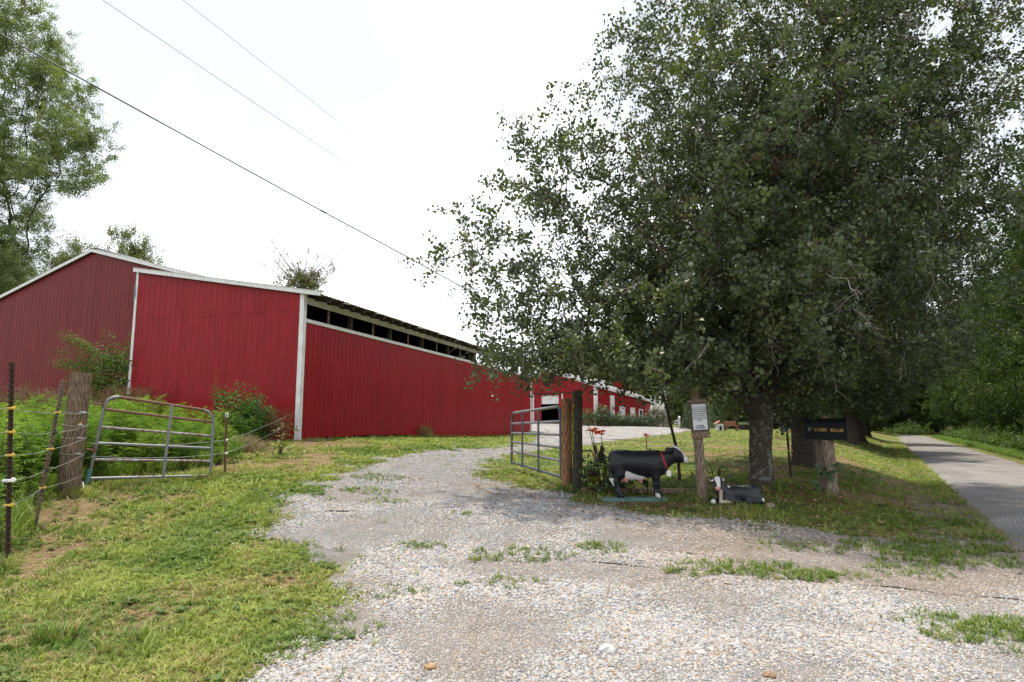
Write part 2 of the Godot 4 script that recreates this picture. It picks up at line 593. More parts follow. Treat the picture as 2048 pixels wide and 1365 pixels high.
func make_ground() -> void:
	var xs := lines(-320, 320, -8.0, 8.0, 0.08, 1.07)
	var ds := lines(-60, 420, 3.2, 14.0, 0.08, 1.035)
	var nx := xs.size()
	var nd := ds.size()
	var g := Geo.new()
	var dr := Geo.new()
	for j in nd:
		for i in nx:
			var x := xs[i]
			var d := ds[j]
			var h := H(x, d)
			var rs := road_side(x, d)
			if rs < -0.1 and rs > -3.3 and d < 70.0:
				h -= 0.05            # the bed under the paving
			g.v.append(P(x, h, d))
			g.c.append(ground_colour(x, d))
	var nrm := PackedVector3Array()
	nrm.resize(nx * nd)
	for j in nd:
		for i in nx:
			var a := g.v[j * nx + mini(i + 1, nx - 1)] - g.v[j * nx + maxi(i - 1, 0)]
			var b := g.v[mini(j + 1, nd - 1) * nx + i] - g.v[maxi(j - 1, 0) * nx + i]
			nrm[j * nx + i] = a.cross(b).normalized()
	g.n = nrm
	var used := {}
	for j in nd - 1:
		for i in nx - 1:
			var a := j * nx + i
			# front faces run clockwise seen from above
			g.ix.append_array(PackedInt32Array([a, a + nx, a + 1, a + 1, a + nx, a + nx + 1]))
			var x := (xs[i] + xs[i + 1]) * 0.5
			var d := (ds[j] + ds[j + 1]) * 0.5
			if absf(x) < 15.0 and d > -5.0 and d < 64.0 and in_drive(x, d):
				var q := PackedInt32Array()
				for k in [a, a + nx, a + 1, a + nx + 1]:
					if not used.has(k):
						used[k] = dr.v.size()
						var p := g.v[k]
						dr.v.append(p + Vector3(0, 0.012, 0))
						dr.n.append(nrm[k])
						dr.c.append(drive_colour(p.x, -p.z))
					q.append(used[k])
				dr.ix.append_array(PackedInt32Array([q[0], q[1], q[2], q[2], q[1], q[3]]))
	structure("ground", g.mesh(), M.ground)
	structure("gravel_driveway", dr.mesh(), M.gravel_base)

func road_line() -> Array:
	var out := []
	for k in range(-80, 246, 1):
		out.append(Vector2(8.3, 8.2) + Vector2(0.5, 0.866) * k * 0.3)     # centre of the lane
	var p: Vector2 = out[-1]
	var a := deg_to_rad(60.0)
	for k in 60:
		a += deg_to_rad(2.2) if a < deg_to_rad(168) else 0.0
		p += Vector2(cos(a), sin(a)) * 1.0
		out.append(p)
	return out

func make_road() -> void:
	var cl := road_line()
	var g := Geo.new()
	var across := 12
	for i in cl.size():
		var t: Vector2 = (cl[mini(i + 1, cl.size() - 1)] - cl[maxi(i - 1, 0)]).normalized()
		var nl := Vector2(-t.y, t.x)
		for k in across + 1:
			var w := (k / float(across) - 0.5) * 3.4
			if k == 0 or k == across:
				w += edge_noise.get_noise_2d(i * 0.5, k * 9.0) * 0.26
			var q: Vector2 = cl[i] + nl * w
			var edge := -0.06 if (k == 0 or k == across) else 0.0
			g.v.append(P(q.x, maxf(0.05, H(q.x, q.y) if absf(w) > 1.5 else 0.05) + edge + 0.008 + 0.03 * (1.0 - pow(clampf(w / 1.7, -1, 1), 2)), q.y))
			var n1 := edge_noise.get_noise_2d(q.x * 0.9, q.y * 0.9)
			var n2 := patch_noise.get_noise_2d(q.x * 2.0, q.y * 0.7)
			g.c.append(Color(0.35, 0.335, 0.325) * (1.0 + 0.25 * n1 + 0.35 * n2 + 0.2 * edge_noise.get_noise_2d(q.x * 4.0, q.y * 4.0)))
			g.n.append(Vector3.UP)
	for i in cl.size() - 1:
		for k in across:
			var a := i * (across + 1) + k
			g.ix.append_array(PackedInt32Array([a, a + 1, a + across + 1, a + 1, a + across + 2, a + across + 1]))
	structure("road", g.mesh(), M.asphalt)

# ---------------------------------------------------------------- loose stone and grass
func stone_mesh(k: int) -> ArrayMesh:
	var g := Geo.new()
	var r := RandomNumberGenerator.new()
	r.seed = 100 + k
	var ring := 6
	var top := []
	var mid := []
	for i in ring:
		var a := TAU * i / ring + r.randf_range(-0.3, 0.3)
		mid.append(Vector3(cos(a) * r.randf_range(0.8, 1.1), r.randf_range(-0.15, 0.15), sin(a) * r.randf_range(0.65, 0.95)))
		var s := r.randf_range(0.45, 0.7)
		top.append(Vector3(cos(a) * s, r.randf_range(0.38, 0.62), sin(a) * s * 0.85))
	var tc := Vector3(r.randf_range(-0.1, 0.1), 0.6, r.randf_range(-0.1, 0.1))
	for i in ring:
		var j := (i + 1) % ring
		g.quad_out(mid[i], mid[j], top[j], top[i], (mid[i] + top[j]))
		g.tri_out(top[i], top[j], tc, Vector3.UP)
		g.quad_out(mid[i], mid[j], mid[j] * 0.6 + Vector3(0, -0.5, 0), mid[i] * 0.6 + Vector3(0, -0.5, 0), mid[i])
	return g.mesh()

func make_gravel() -> void:
	var r := RandomNumberGenerator.new()
	r.seed = 77
	var bufs := [PackedFloat32Array(), PackedFloat32Array(), PackedFloat32Array(), PackedFloat32Array()]
	# bands: near edge, far edge, stones per square metre, least and largest half-width
	for band in [[3.2, 5.0, 11000, 0.0038, 0.017], [5.0, 7.0, 7500, 0.0045, 0.021], [7.0, 10.0, 3000, 0.006, 0.02], [10.0, 15.0, 600, 0.009, 0.024], [15.0, 24.0, 90, 0.015, 0.035]]:
		var x0 := -1.6
		var x1: float = minf(0.85 * band[1], 6.4)
		if band[0] >= 7.0:
			x0 = -3.8
		if band[0] >= 10.0:
			x1 = 1.2
		var count := int((band[1] - band[0]) * (x1 - x0) * band[2])
		for i in count:
			var x := r.randf_range(x0, x1)
			var d := r.randf_range(band[0], band[1])
			if road_side(x, d) < 0.15:
				if road_side(x, d) < -0.3 or r.randf() > 0.3:
					continue
			if absf(x) > d * 0.86:
				continue
			var inside := in_drive(x + r.randfn(0, 0.14), d + r.randfn(0, 0.14))
			if not inside and r.randf() > (0.012 if d > 7.8 else 0.05):
				continue
			var lean := edge_noise.get_noise_2d(x * 0.6 + 3, d * 0.6)           # drifts of bigger and smaller stone
			var dirt := clampf(smoothstep(0.5, 2.5, x) * smoothstep(5.6, 6.4, d) * smoothstep(9.0, 8.0, d) + maxf(0.0, lean) * 1.2, 0.0, 0.9)
			var packed := smoothstep(-0.02, 0.22, lean)
			if r.randf() < maxf(dirt * (0.12 if d < 5.6 else 0.62), packed * 0.2):
				continue
			var t := pow(r.randf(), 4.2 - 2.2 * clampf(-lean * 2.5, 0, 1))
			var s := lerpf(band[3], band[4], t * (1.0 - 0.35 * packed)) * (1.0 + 0.15 * smoothstep(0.05, 0.3, -lean))
			if r.randf() < 0.005:
				s *= r.randf_range(1.6, 2.4)
			var tone := r.randf()
			var c := Color(0.435, 0.435, 0.455) * r.randf_range(0.74, 1.14)
			if tone < 0.2:
				c = Color(0.53, 0.46, 0.39) * r.randf_range(0.65, 1.15)
			elif tone < 0.265:
				c = Color(0.46, 0.33, 0.23) * r.randf_range(0.6, 1.1)
			elif tone < 0.46:
				c = Color(0.53, 0.525, 0.52) * r.randf_range(0.85, 1.1)
			elif tone < 0.53:
				c = Color(0.26, 0.26, 0.275)
			c = c.lerp(Color(0.43, 0.35, 0.28) * r.randf_range(0.8, 1.15), dirt * 0.6)
			var b := Basis(Vector3.UP, r.randf() * TAU) * Basis(Vector3.RIGHT, r.randfn(0, 0.22))
			b = b.scaled_local(Vector3(s * r.randf_range(0.9, 1.35), s * r.randf_range(0.6, 0.95), s))
			add_copy(bufs[i % 4], b, G(x, d, 0.012 + s * r.randf_range(-0.05, 0.3)), c)
	for k in 4:
		var o := scatter("gravel", stone_mesh(k), M.stone, bufs[k])
		tag(o, "loose pale grey and tan gravel stones covering the driveway", "gravel", "loose gravel on the drive")

func blade(g: Geo, base: Vector3, dir: Vector3, length: float, w: float, bend: float) -> void:
	var side := dir.cross(Vector3.UP)
	if side.length() < 0.05:
		side = Vector3.RIGHT
	side = side.normalized() * w
	var m := base + dir * length * 0.55
	var flat := Vector3(dir.x, 0, dir.z)
	var tip := base + dir * length + flat * bend * length - Vector3(0, bend * length * 0.5, 0)
	var nn := side.cross(dir).normalized()
	if nn.y < 0:
		nn = -nn
	g.quad_out(base - side * 0.7, base + side * 0.7, m + side, m - side, nn)
	g.tri_out(m - side, m + side, tip, nn)

func tuft_mesh(k: int, count: int, lo: float, hi: float, w: float, spread: float, lie: float) -> ArrayMesh:
	var g := Geo.new()
	var r := RandomNumberGenerator.new()
	r.seed = 300 + k
	for i in count:
		var a := r.randf() * TAU
		var lean := r.randf_range(lie * 0.4, lie)
		var dir := Vector3(cos(a) * lean, 1.0, sin(a) * lean).normalized()
		var f := r.randf_range(0.75, 1.2)
		g.col = Color(f, f, f * r.randf_range(0.8, 1.1))
		blade(g, Vector3(r.randf_range(-spread, spread), -0.004, r.randf_range(-spread, spread)), dir, r.randf_range(lo, hi), w, r.randf_range(0.1, 0.5))
	return g.mesh()

func grass_tint(r: RandomNumberGenerator, dry: float, x: float, d: float) -> Color:
	var y := clampf(0.5 + patch_noise.get_noise_2d(x * 1.4 + 31, d * 1.4) * 1.3 + r.randfn(0, 0.2), 0, 1)
	var c := Color(0.14, 0.22, 0.05).lerp(Color(0.33, 0.37, 0.105), y)
	if r.randf() < dry * 0.9:
		c = Color(0.36, 0.29, 0.15)
	return c * r.randf_range(0.75, 1.2)

func make_grass() -> void:
	var r := RandomNumberGenerator.new()
	r.seed = 99
	var meshes := [tuft_mesh(0, 9, 0.025, 0.06, 0.0028, 0.022, 1.6), tuft_mesh(1, 8, 0.02, 0.05, 0.0032, 0.026, 2.2), tuft_mesh(2, 9, 0.04, 0.10, 0.0028, 0.018, 1.0), tuft_mesh(3, 12, 0.10, 0.24, 0.004, 0.03, 0.8)]
	var bufs := [PackedFloat32Array(), PackedFloat32Array(), PackedFloat32Array(), PackedFloat32Array()]
	# lawn in bands: near, far, left, right, tufts per square metre, size
	for band in [[3.3, 5.0, -4.4, -0.9, 2300, 1.0], [5.0, 7.0, -5.4, -0.9, 1500, 1.15], [7.0, 9.5, -6.8, -1.6, 900, 1.35], [9.5, 13.0, -6.8, -2.2, 480, 1.7], [13.0, 19.0, -6.6, -0.5, 190, 2.3], [17.0, 40.0, -5.0, 2.5, 45, 3.2],
			[7.6, 10.5, 0.6, 9.5, 620, 1.3], [10.5, 14.0, -0.9, 12, 260, 1.7], [14.0, 22.0, -0.6, 19, 80, 2.4], [22.0, 48.0, 0.0, 34, 18, 3.6], [5.0, 8.0, 2.5, 6.4, 90, 1.3]]:
		var count := int((band[1] - band[0]) * (band[3] - band[2]) * band[4])
		for i in count:
			var x := r.randf_range(band[2], band[3])
			var d := r.randf_range(band[0], band[1])
			if absf(x) > d * 0.87:
				continue
			var s := road_side(x, d)
			if s < 0.25 and s > -3.6:
				continue
			if s < -3.6 and s > -4.0 and r.randf() < 0.5:
				continue
			var edge := in_drive(x + r.randfn(0, 0.08), d + r.randfn(0, 0.08))
			if edge and r.randf() > 0.02:
				continue
			if d < 19.0 and fence_side(x, d) < -0.25:
				continue
			var dry := dryness(x, d)
			var lit := litter(x, d)
			if r.randf() < smoothstep(0.35, 0.95, dry) * 0.88 or r.randf() < lit * 0.85:
				continue
			if s < 1.0 and d < 14.0 and r.randf() < 0.55:
				continue
			if Vector2(x - 1.95, d - 10.0).length() < 0.42:
				continue
			var kind := 0 if r.randf() < 0.5 else 1
			if r.randf() < 0.12:
				kind = 2
			var z: float = band[5] * r.randf_range(0.75, 1.3)
			var b := Basis(Vector3.UP, r.randf() * TAU).scaled_local(Vector3(z, z * r.randf_range(0.7, 1.1) * minf(1.0, 1.5 / band[5]), z))
			add_copy(bufs[kind], b, G(x, d), grass_tint(r, dry * 0.7, x, d))
	# low broad-leaved weeds in the turf
	var rosette := Geo.new()
	for k in 9:
		var a := TAU * k / 9.0 + r.randf_range(-0.3, 0.3)
		var f := r.randf_range(0.8, 1.15)
		rosette.col = Color(f, f, f)
		leaf(rosette, Vector3(0, 0.008, 0), Vector3(cos(a), r.randf_range(0.1, 0.6), sin(a)).normalized(), Vector3.UP, r.randf_range(0.025, 0.05), 0.02, 0.2)
	var low := PackedFloat32Array()
	for i in 2600:
		var x := r.randf_range(-6.4, -1.0)
		var d := 3.6 + 8.0 * pow(r.randf(), 1.3)
		if i > 1700:
			x = r.randf_range(0.8, 8.0)
			d = r.randf_range(8.4, 13.0)
		if absf(x) > d * 0.86 or in_drive(x, d) or road_side(x, d) < 0.4 or fence_side(x, d) < 0.0 or patch_noise.get_noise_2d(x * 2.0 + 77, d * 2.0) < 0.02:
			continue
		var z := r.randf_range(0.7, 1.5)
		add_copy(low, Basis(Vector3.UP, r.randf() * TAU).scaled_local(Vector3(z, z, z)), G(x, d, 0.012), Color(0.085, 0.155, 0.04).lerp(Color(0.17, 0.24, 0.07), r.randf()))
	tag(scatter("lawn_weeds", rosette.mesh(), M.thin_leaf, low), "low broad-leaved clover and weeds growing in the lawn", "weeds")
	for t in TUFTS:
		for i in int(t[2] * t[2] * t[3] * 1500):
			var a := r.randf() * TAU
			var q: float = sqrt(r.randf()) * t[2] * 1.25
			var x: float = t[0] + cos(a) * q * 1.5
			var d: float = t[1] + sin(a) * q * 0.8
			if road_side(x, d) < 0.1:
				continue
			var z := r.randf_range(0.7, 1.25)
			var b := Basis(Vector3.UP, r.randf() * TAU).scaled_local(Vector3(z, z * 0.9, z))
			add_copy(bufs[2], b, G(x, d, 0.012), Color(0.10, 0.19, 0.035).lerp(Color(0.24, 0.28, 0.07), r.randf()) * r.randf_range(0.8, 1.1))
	# longer grass: at the foot of posts, gate and statues, along the weeds and the verge
	for t in [[-6.86, 9.7, 0.35, 60], [-6.2, 10.3, 0.6, 120], [-5.5, 11.2, 0.5, 60], [-4.92, 6.2, 0.15, 16], [-3.1, 4.55, 0.12, 14], [-2.55, 4.4, 0.16, 10], [1.1, 10.9, 0.4, 40], [2.9, 10.1, 0.25, 16], [5.6, 11.3, 0.3, 24], [4.45, 11.2, 0.4, 30], [-2.8, 19.5, 0.5, 30]]:
		for i in int(t[3]):
			var x: float = t[0] + r.randfn(0, t[2] * 0.6)
			var d: float = t[1] + r.randfn(0, t[2] * 0.6)
			var z := r.randf_range(0.6, 1.1)
			add_copy(bufs[3], Basis(Vector3.UP, r.randf() * TAU).scaled_local(Vector3(z, z, z)), G(x, d), grass_tint(r, 0.25, x, d))
	for i in 2600:      # far verge of the lane
		var u := pow(r.randf(), 0.8) * 95.0 + 4.0
		var s := -3.75 - absf(r.randfn(0, 0.7))
		var x := 6.8 + u * 0.5 - s * 0.866
		var d := 9.0 + u * 0.866 + s * 0.5
		if u > 70: continue
		var z := r.randf_range(0.8, 1.8)
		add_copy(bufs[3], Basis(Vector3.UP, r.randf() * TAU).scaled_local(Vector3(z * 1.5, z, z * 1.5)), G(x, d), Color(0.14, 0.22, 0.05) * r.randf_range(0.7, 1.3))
	for i in 2600:      # near verge, lapping over the paving
		var u := r.randf_range(-2.0, 40.0)
		var s := 0.12 + absf(r.randfn(0, 0.3)) - 0.1
		if edge_noise.get_noise_2d(u * 0.7, 3.0) > 0.1 and u < 6.0: continue
		var x := 6.8 + u * 0.5 - s * 0.866
		var d := 9.0 + u * 0.866 + s * 0.5
		var z := r.randf_range(1.0, 2.0) * (1.0 + u * 0.03)
		add_copy(bufs[2], Basis(Vector3.UP, r.randf() * TAU).scaled_local(Vector3(z, z, z)), G(x, d), grass_tint(r, 0.3, x, d))
	var names := ["short yellowish green lawn grass covering the ground", "short yellowish green lawn grass covering the ground", "thin upright green grass tufts in lawn and gravel", "longer grass around post bases and lane verge"]
	for k in 4:
		var o := scatter("grass", meshes[k], M.grass_blade, bufs[k])
		tag(o, names[k], "grass", "grass")

# ---------------------------------------------------------------- buildings
const RIB := 0.2286

# one sheet of ribbed metal: from a, running along dir, bulging towards out; low and high give the edge heights at its two ends
func rib_sheet(a: Vector3, dir: Vector3, out: Vector3, width: float, low0: float, low1: float, high0: float, high1: float, tone := 1.0) -> ArrayMesh:
	var g := Geo.new()
	g.col = Color(tone, tone, tone)
	var ts := PackedFloat32Array([0.0])
	var hs := PackedFloat32Array([0.0])
	var q := RIB * 0.5
	while q < width - 0.035:
		for k in [[-0.04, 0.0], [-0.016, 0.0135], [0.016, 0.0135], [0.04, 0.0]]:
			ts.append(q + k[0])
			hs.append(k[1])
		q += RIB
	ts.append(width)
	hs.append(0.0)
	for i in ts.size() - 1:
		var p0 := a + dir * ts[i] + out * hs[i]
		var p1 := a + dir * ts[i + 1] + out * hs[i + 1]
		var f0 := ts[i] / width
		var f1 := ts[i + 1] / width
		g.quad_out(Vector3(p0.x, lerpf(low0, low1, f0), p0.z), Vector3(p1.x, lerpf(low0, low1, f1), p1.z), Vector3(p1.x, lerpf(high0, high1, f1), p1.z), Vector3(p0.x, lerpf(high0, high1, f0), p0.z), out)
	return g.mesh()

# a roof sheet lying on a slope: a at the low edge, along the eave, up the slope
func roof_sheet(a: Vector3, along: Vector3, up_slope: Vector3, width: float) -> ArrayMesh:
	var g := Geo.new()
	var out := up_slope.cross(along).normalized()
	if out.y < 0:
		out = -out
	var ts := PackedFloat32Array([0.0])
	var hs := PackedFloat32Array([0.0])
	var q := RIB * 0.5
	while q < width - 0.03:
		for k in [[-0.034, 0.0], [-0.013, 0.02], [0.013, 0.02], [0.034, 0.0]]:
			ts.append(q + k[0])
			hs.append(k[1])
		q += RIB
	ts.append(width)
	hs.append(0.0)
	for i in ts.size() - 1:
		var p0 := a + along * ts[i] + out * hs[i]
		var p1 := a + along * ts[i + 1] + out * hs[i + 1]
		g.quad_out(p0, p1, p1 + up_slope, p0 + up_slope, out)
	return g.mesh()

const BU := Vector3(0.30071, 0, -0.95372)      # along the barn's long wall, away from the camera
const BW := Vector3(-0.95372, 0, -0.30071)     # along its gable end, to the left
const BC := Vector3(-6.206, 0, -18.3)          # the near corner

func bp(u: float, w: float, y: float) -> Vector3:
	return BC + BU * u + BW * w + Vector3(0, y, 0)

func make_barn() -> void:
	var b := thing("red_barn", "long red ribbed metal barn with white trim and open slot under its eave", "barn", Vector3.ZERO)
	var r := RandomNumberGenerator.new()
	r.seed = 8
	var long := 24.9
	var wide := 6.5
	var gy := func(u: float, w: float) -> float:
		var p := bp(u, w, 0)
		return H(p.x, -p.z)
	# long wall
	var sheets := 27
	for i in sheets:
		var u0 := i * 0.9144
		var u1 := minf(u0 + 0.9144, long)
		var gap := 0.05 if (i > 0 and i < 8) else -0.04
		gap += r.randf_range(-0.02, 0.02)
		put("wall_panel", rib_sheet(bp(u0, -0.004 * (i % 2), 0), BU, -BW, u1 - u0 + 0.02, gy.call(u0, 0.0) + gap, gy.call(u1, 0.0) + gap, 4.56, 4.56, r.randf_range(0.93, 1.04)), M.red_metal, b)
	# gable end: lower sheets, then lapped upper sheets up to the sloping roof
	var slope := func(w: float) -> float: return lerpf(5.47, 6.6, w / 6.5)
	for i in 8:
		var w0 := i * 0.9144 - 0.1
		var w1 := minf(w0 + 0.9144, wide)
		if w0 < 0.0: w0 = 0.0
		put("wall_panel", rib_sheet(bp(-0.004 * (i % 2), w0, 0), BW, -BU, w1 - w0, gy.call(0.0, w0) - 0.05, gy.call(0.0, w1) - 0.05, 4.93, 4.93, r.randf_range(0.93, 1.04)), M.red_metal, b)
		put("wall_panel", rib_sheet(bp(-0.012 - 0.004 * (i % 2), w0, 0), BW, -BU, w1 - w0, 4.905, 4.905, slope.call(w0), slope.call(w1), r.randf_range(0.92, 1.03)), M.red_metal, b)
	# inner walls: the side against the big barn, a cross wall, a backing behind the sheets
	var g := Geo.new()
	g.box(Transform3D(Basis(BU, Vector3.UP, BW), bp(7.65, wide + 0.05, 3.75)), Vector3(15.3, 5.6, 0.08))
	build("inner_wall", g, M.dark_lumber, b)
	g = Geo.new()
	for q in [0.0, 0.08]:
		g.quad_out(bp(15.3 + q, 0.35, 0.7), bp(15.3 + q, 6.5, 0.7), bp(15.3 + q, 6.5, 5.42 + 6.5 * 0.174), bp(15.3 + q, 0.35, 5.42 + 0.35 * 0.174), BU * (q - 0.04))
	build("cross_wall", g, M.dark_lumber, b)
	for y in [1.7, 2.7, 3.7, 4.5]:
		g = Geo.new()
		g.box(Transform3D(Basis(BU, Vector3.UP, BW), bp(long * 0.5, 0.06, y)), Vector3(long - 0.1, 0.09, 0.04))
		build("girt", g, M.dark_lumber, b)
	# sill, strip under the eave, studs and posts in the open slot
	g = Geo.new()
	g.box(Transform3D(Basis(BU, Vector3.UP, BW), bp(long * 0.5 + 0.05, -0.012, 4.61)), Vector3(long - 0.1, 0.11, 0.09), 0.008)
	build("sill", g, M.white_trim, b)
	g = Geo.new()
	for i in 27:
		g.box(Transform3D(Basis(BU, Vector3.UP, BW), bp(0.1 + i * 0.918 + 0.457, -0.004 * (i % 2), 5.225)), Vector3(0.91, 0.20, 0.03), 0.004)
	build("eave_strip", g, M.white_trim, b)
	var dark := false
	var u := 1.42
	while u < long - 0.4:
		g = Geo.new()
		if dark:
			g.box(Transform3D(Basis(BU, Vector3.UP, BW), bp(u, 0.17, 3.2)), Vector3(0.15, 4.3, 0.15), 0.008)
			build("post", g, M.dark_lumber, b)
		else:
			g.box(Transform3D(Basis(BU, Vector3.UP, BW), bp(u, 0.085, 4.88)), Vector3(0.075, 0.56, 0.05), 0.004)
			build("stud", g, M.lumber, b)
		dark = not dark
		u += 1.385
	# rafters and roof
	var drop := 0.174
	u = 0.55
	while u < long:
		g = Geo.new()
		var deep := 6.4 if u < 15.3 else 1.0
		g.bar(bp(u, -0.56, 5.36 - 0.56 * drop), bp(u, deep, 5.36 + deep * drop), 0.05, 0.15, Vector3.UP, 0.005)
		build("rafter", g, M.dark_lumber, b)
		u += 0.66
	for i in 27:
		var deep := 7.12 if i < 17 else 1.75
		put("roof_sheet", roof_sheet(bp(-0.1 + i * 0.9144, -0.62, 5.452 - 0.62 * drop + 0.006 * (i % 2)), BU, (BW + Vector3(0, drop, 0)) * deep, 0.93), M.roof_metal, b)
	g = Geo.new()
	g.bar(bp(-0.13, -0.66, 5.45 - 0.66 * drop), bp(-0.13, 6.55, 5.45 + 6.55 * drop), 0.05, 0.125, Vector3.UP, 0.006)
	g.bar(bp(-0.06, -0.66, 5.522 - 0.66 * drop), bp(-0.06, 6.55, 5.522 + 6.55 * drop), 0.22, 0.012, Vector3.UP)
	build("gable_trim", g, M.white_trim, b)
	# corner boards
	for a in [[0.0, 0.0, 0.15, 5.42], [0.0, 6.47, 0.1, 6.55], [long, 0.0, 0.1, 5.35]]:
		g = Geo.new()
		var y0: float = gy.call(a[0], a[1]) - 0.05
		g.box(Transform3D(Basis(BU, Vector3.UP, BW), bp(a[0] + a[2] * 0.5 - 0.04, a[1] + a[2] * 0.5 - 0.045, (a[3] + y0) * 0.5)), Vector3(a[2], a[3] - y0, a[2]), 0.006)
		build("corner_board", g, M.white_trim, b)
	# a strip of torn blue tape hanging from the left corner board
	g = Geo.new()
	g.bar(bp(-0.1, 6.46, 6.05), bp(-0.12, 6.42, 5.75), 0.05, 0.012)
	g.bar(bp(-0.12, 6.42, 5.75), bp(-0.11, 6.47, 5.55), 0.035, 0.012)
	var tape := build("torn_tape", g, mat("blue_tape", lin(0.18, 0.28, 0.38), 0.6), b)

func make_back_barn() -> void:
	var b := thing("gabled_barn", "tall gabled barn of faded dull red metal set back on the left", "barn", Vector3.ZERO)
	var r := RandomNumberGenerator.new()
	r.seed = 9
	var u := 5.33
	var ridge := 15.35
	var half := 8.85
	var top := 9.36
	var k := 0.27
	var roof_at := func(w: float) -> float: return top - k * absf(w - ridge)
	var kk := 0.325
	var w := 6.56
	var i := 0
	while w < ridge + half:
		var w1 := minf(w + 0.9144, ridge + half)
		var parts := [[w, w1]]
		if w < ridge and w1 > ridge:
			parts = [[w, ridge], [ridge, w1]]
		for q in parts:
			var y0: float = top - (k if q[0] < ridge else kk) * absf(q[0] - ridge)
			var y1: float = top - (k if q[1] <= ridge else kk) * absf(q[1] - ridge)
			put("wall_panel", rib_sheet(bp(u - 0.004 * (i % 2), q[0], 0), BW, -BU, q[1] - q[0], 0.9, 0.9, y0, y1, r.randf_range(0.94, 1.05)), M.faded_red_metal, b)
		w = w1
		i += 1
	var g := Geo.new()
	g.bar(bp(u - 0.13, ridge, top + 0.06), bp(u - 0.13, 6.3, top + 0.06 - k * (ridge - 6.3)), 0.05, 0.14, Vector3.UP, 0.006)
	g.bar(bp(u - 0.13, ridge, top + 0.06), bp(u - 0.13, ridge + half + 0.5, top + 0.06 - kk * (half + 0.5)), 0.05, 0.14, Vector3.UP, 0.006)
	build("gable_trim", g, M.white_trim, b)
	for n in 11:
		put("roof_sheet", roof_sheet(bp(u - 0.15 + n * 0.9144, ridge, top + 0.15), BU, (-BW * (ridge - 6.2) + Vector3(0, -k * (ridge - 6.2), 0)), 0.93), M.roof_metal, b)
		put("roof_sheet", roof_sheet(bp(u - 0.15 + n * 0.9144, ridge, top + 0.15), BU, (BW * (half + 0.5) + Vector3(0, -kk * (half + 0.5), 0)), 0.93), M.roof_metal, b)
	g = Geo.new()
	g.bar(bp(u - 0.1, ridge, top + 0.2), bp(u + 10.0, ridge, top + 0.2), 0.4, 0.03, Vector3.UP)
	build("ridge_cap", g, M.white_trim, b)
	for a in [[u + 9.95, ridge, 0.08, half * 2.0, 0.0], [u + 5.0, ridge + half, 10.0, 0.08, 0.0]]:
		g = Geo.new()
		g.box(Transform3D(Basis(BU, Vector3.UP, BW), bp(a[0], a[1], 3.6)), Vector3(a[2], 5.6, a[3] - 0.2 if a[3] > 1 else a[3]))
		build("wall_panel", g, M.faded_red_metal, b)

func window_part(b: Node, c: Vector3, along: Vector3, w: float, h: float, dark := false) -> void:
	var out := Vector3.UP.cross(along).normalized()
	if out.z < 0:
		out = -out
	var t := Transform3D(Basis(along, Vector3.UP, out), c)
	var g := Geo.new()
	for s in [-1.0, 1.0]:
		g.box(t * Transform3D(Basis.IDENTITY, Vector3(s * (w * 0.5 - 0.05), 0, 0.04)), Vector3(0.1, h, 0.07))
		g.box(t * Transform3D(Basis.IDENTITY, Vector3(0, s * (h * 0.5 - 0.05), 0.043)), Vector3(w, 0.1, 0.07))
	g.box(t * Transform3D(Basis.IDENTITY, Vector3(0, 0, 0.035)), Vector3(w - 0.2, 0.05, 0.05))
	var f := build("window", g, M.white_paint, b)
	g = Geo.new()
	g.box(t * Transform3D(Basis.IDENTITY, Vector3(0, 0, 0.012)), Vector3(w - 0.16, h - 0.16, 0.02))
	build("pane" if dark else "blind", g, M.window_dark if dark else M.white_paint, f)

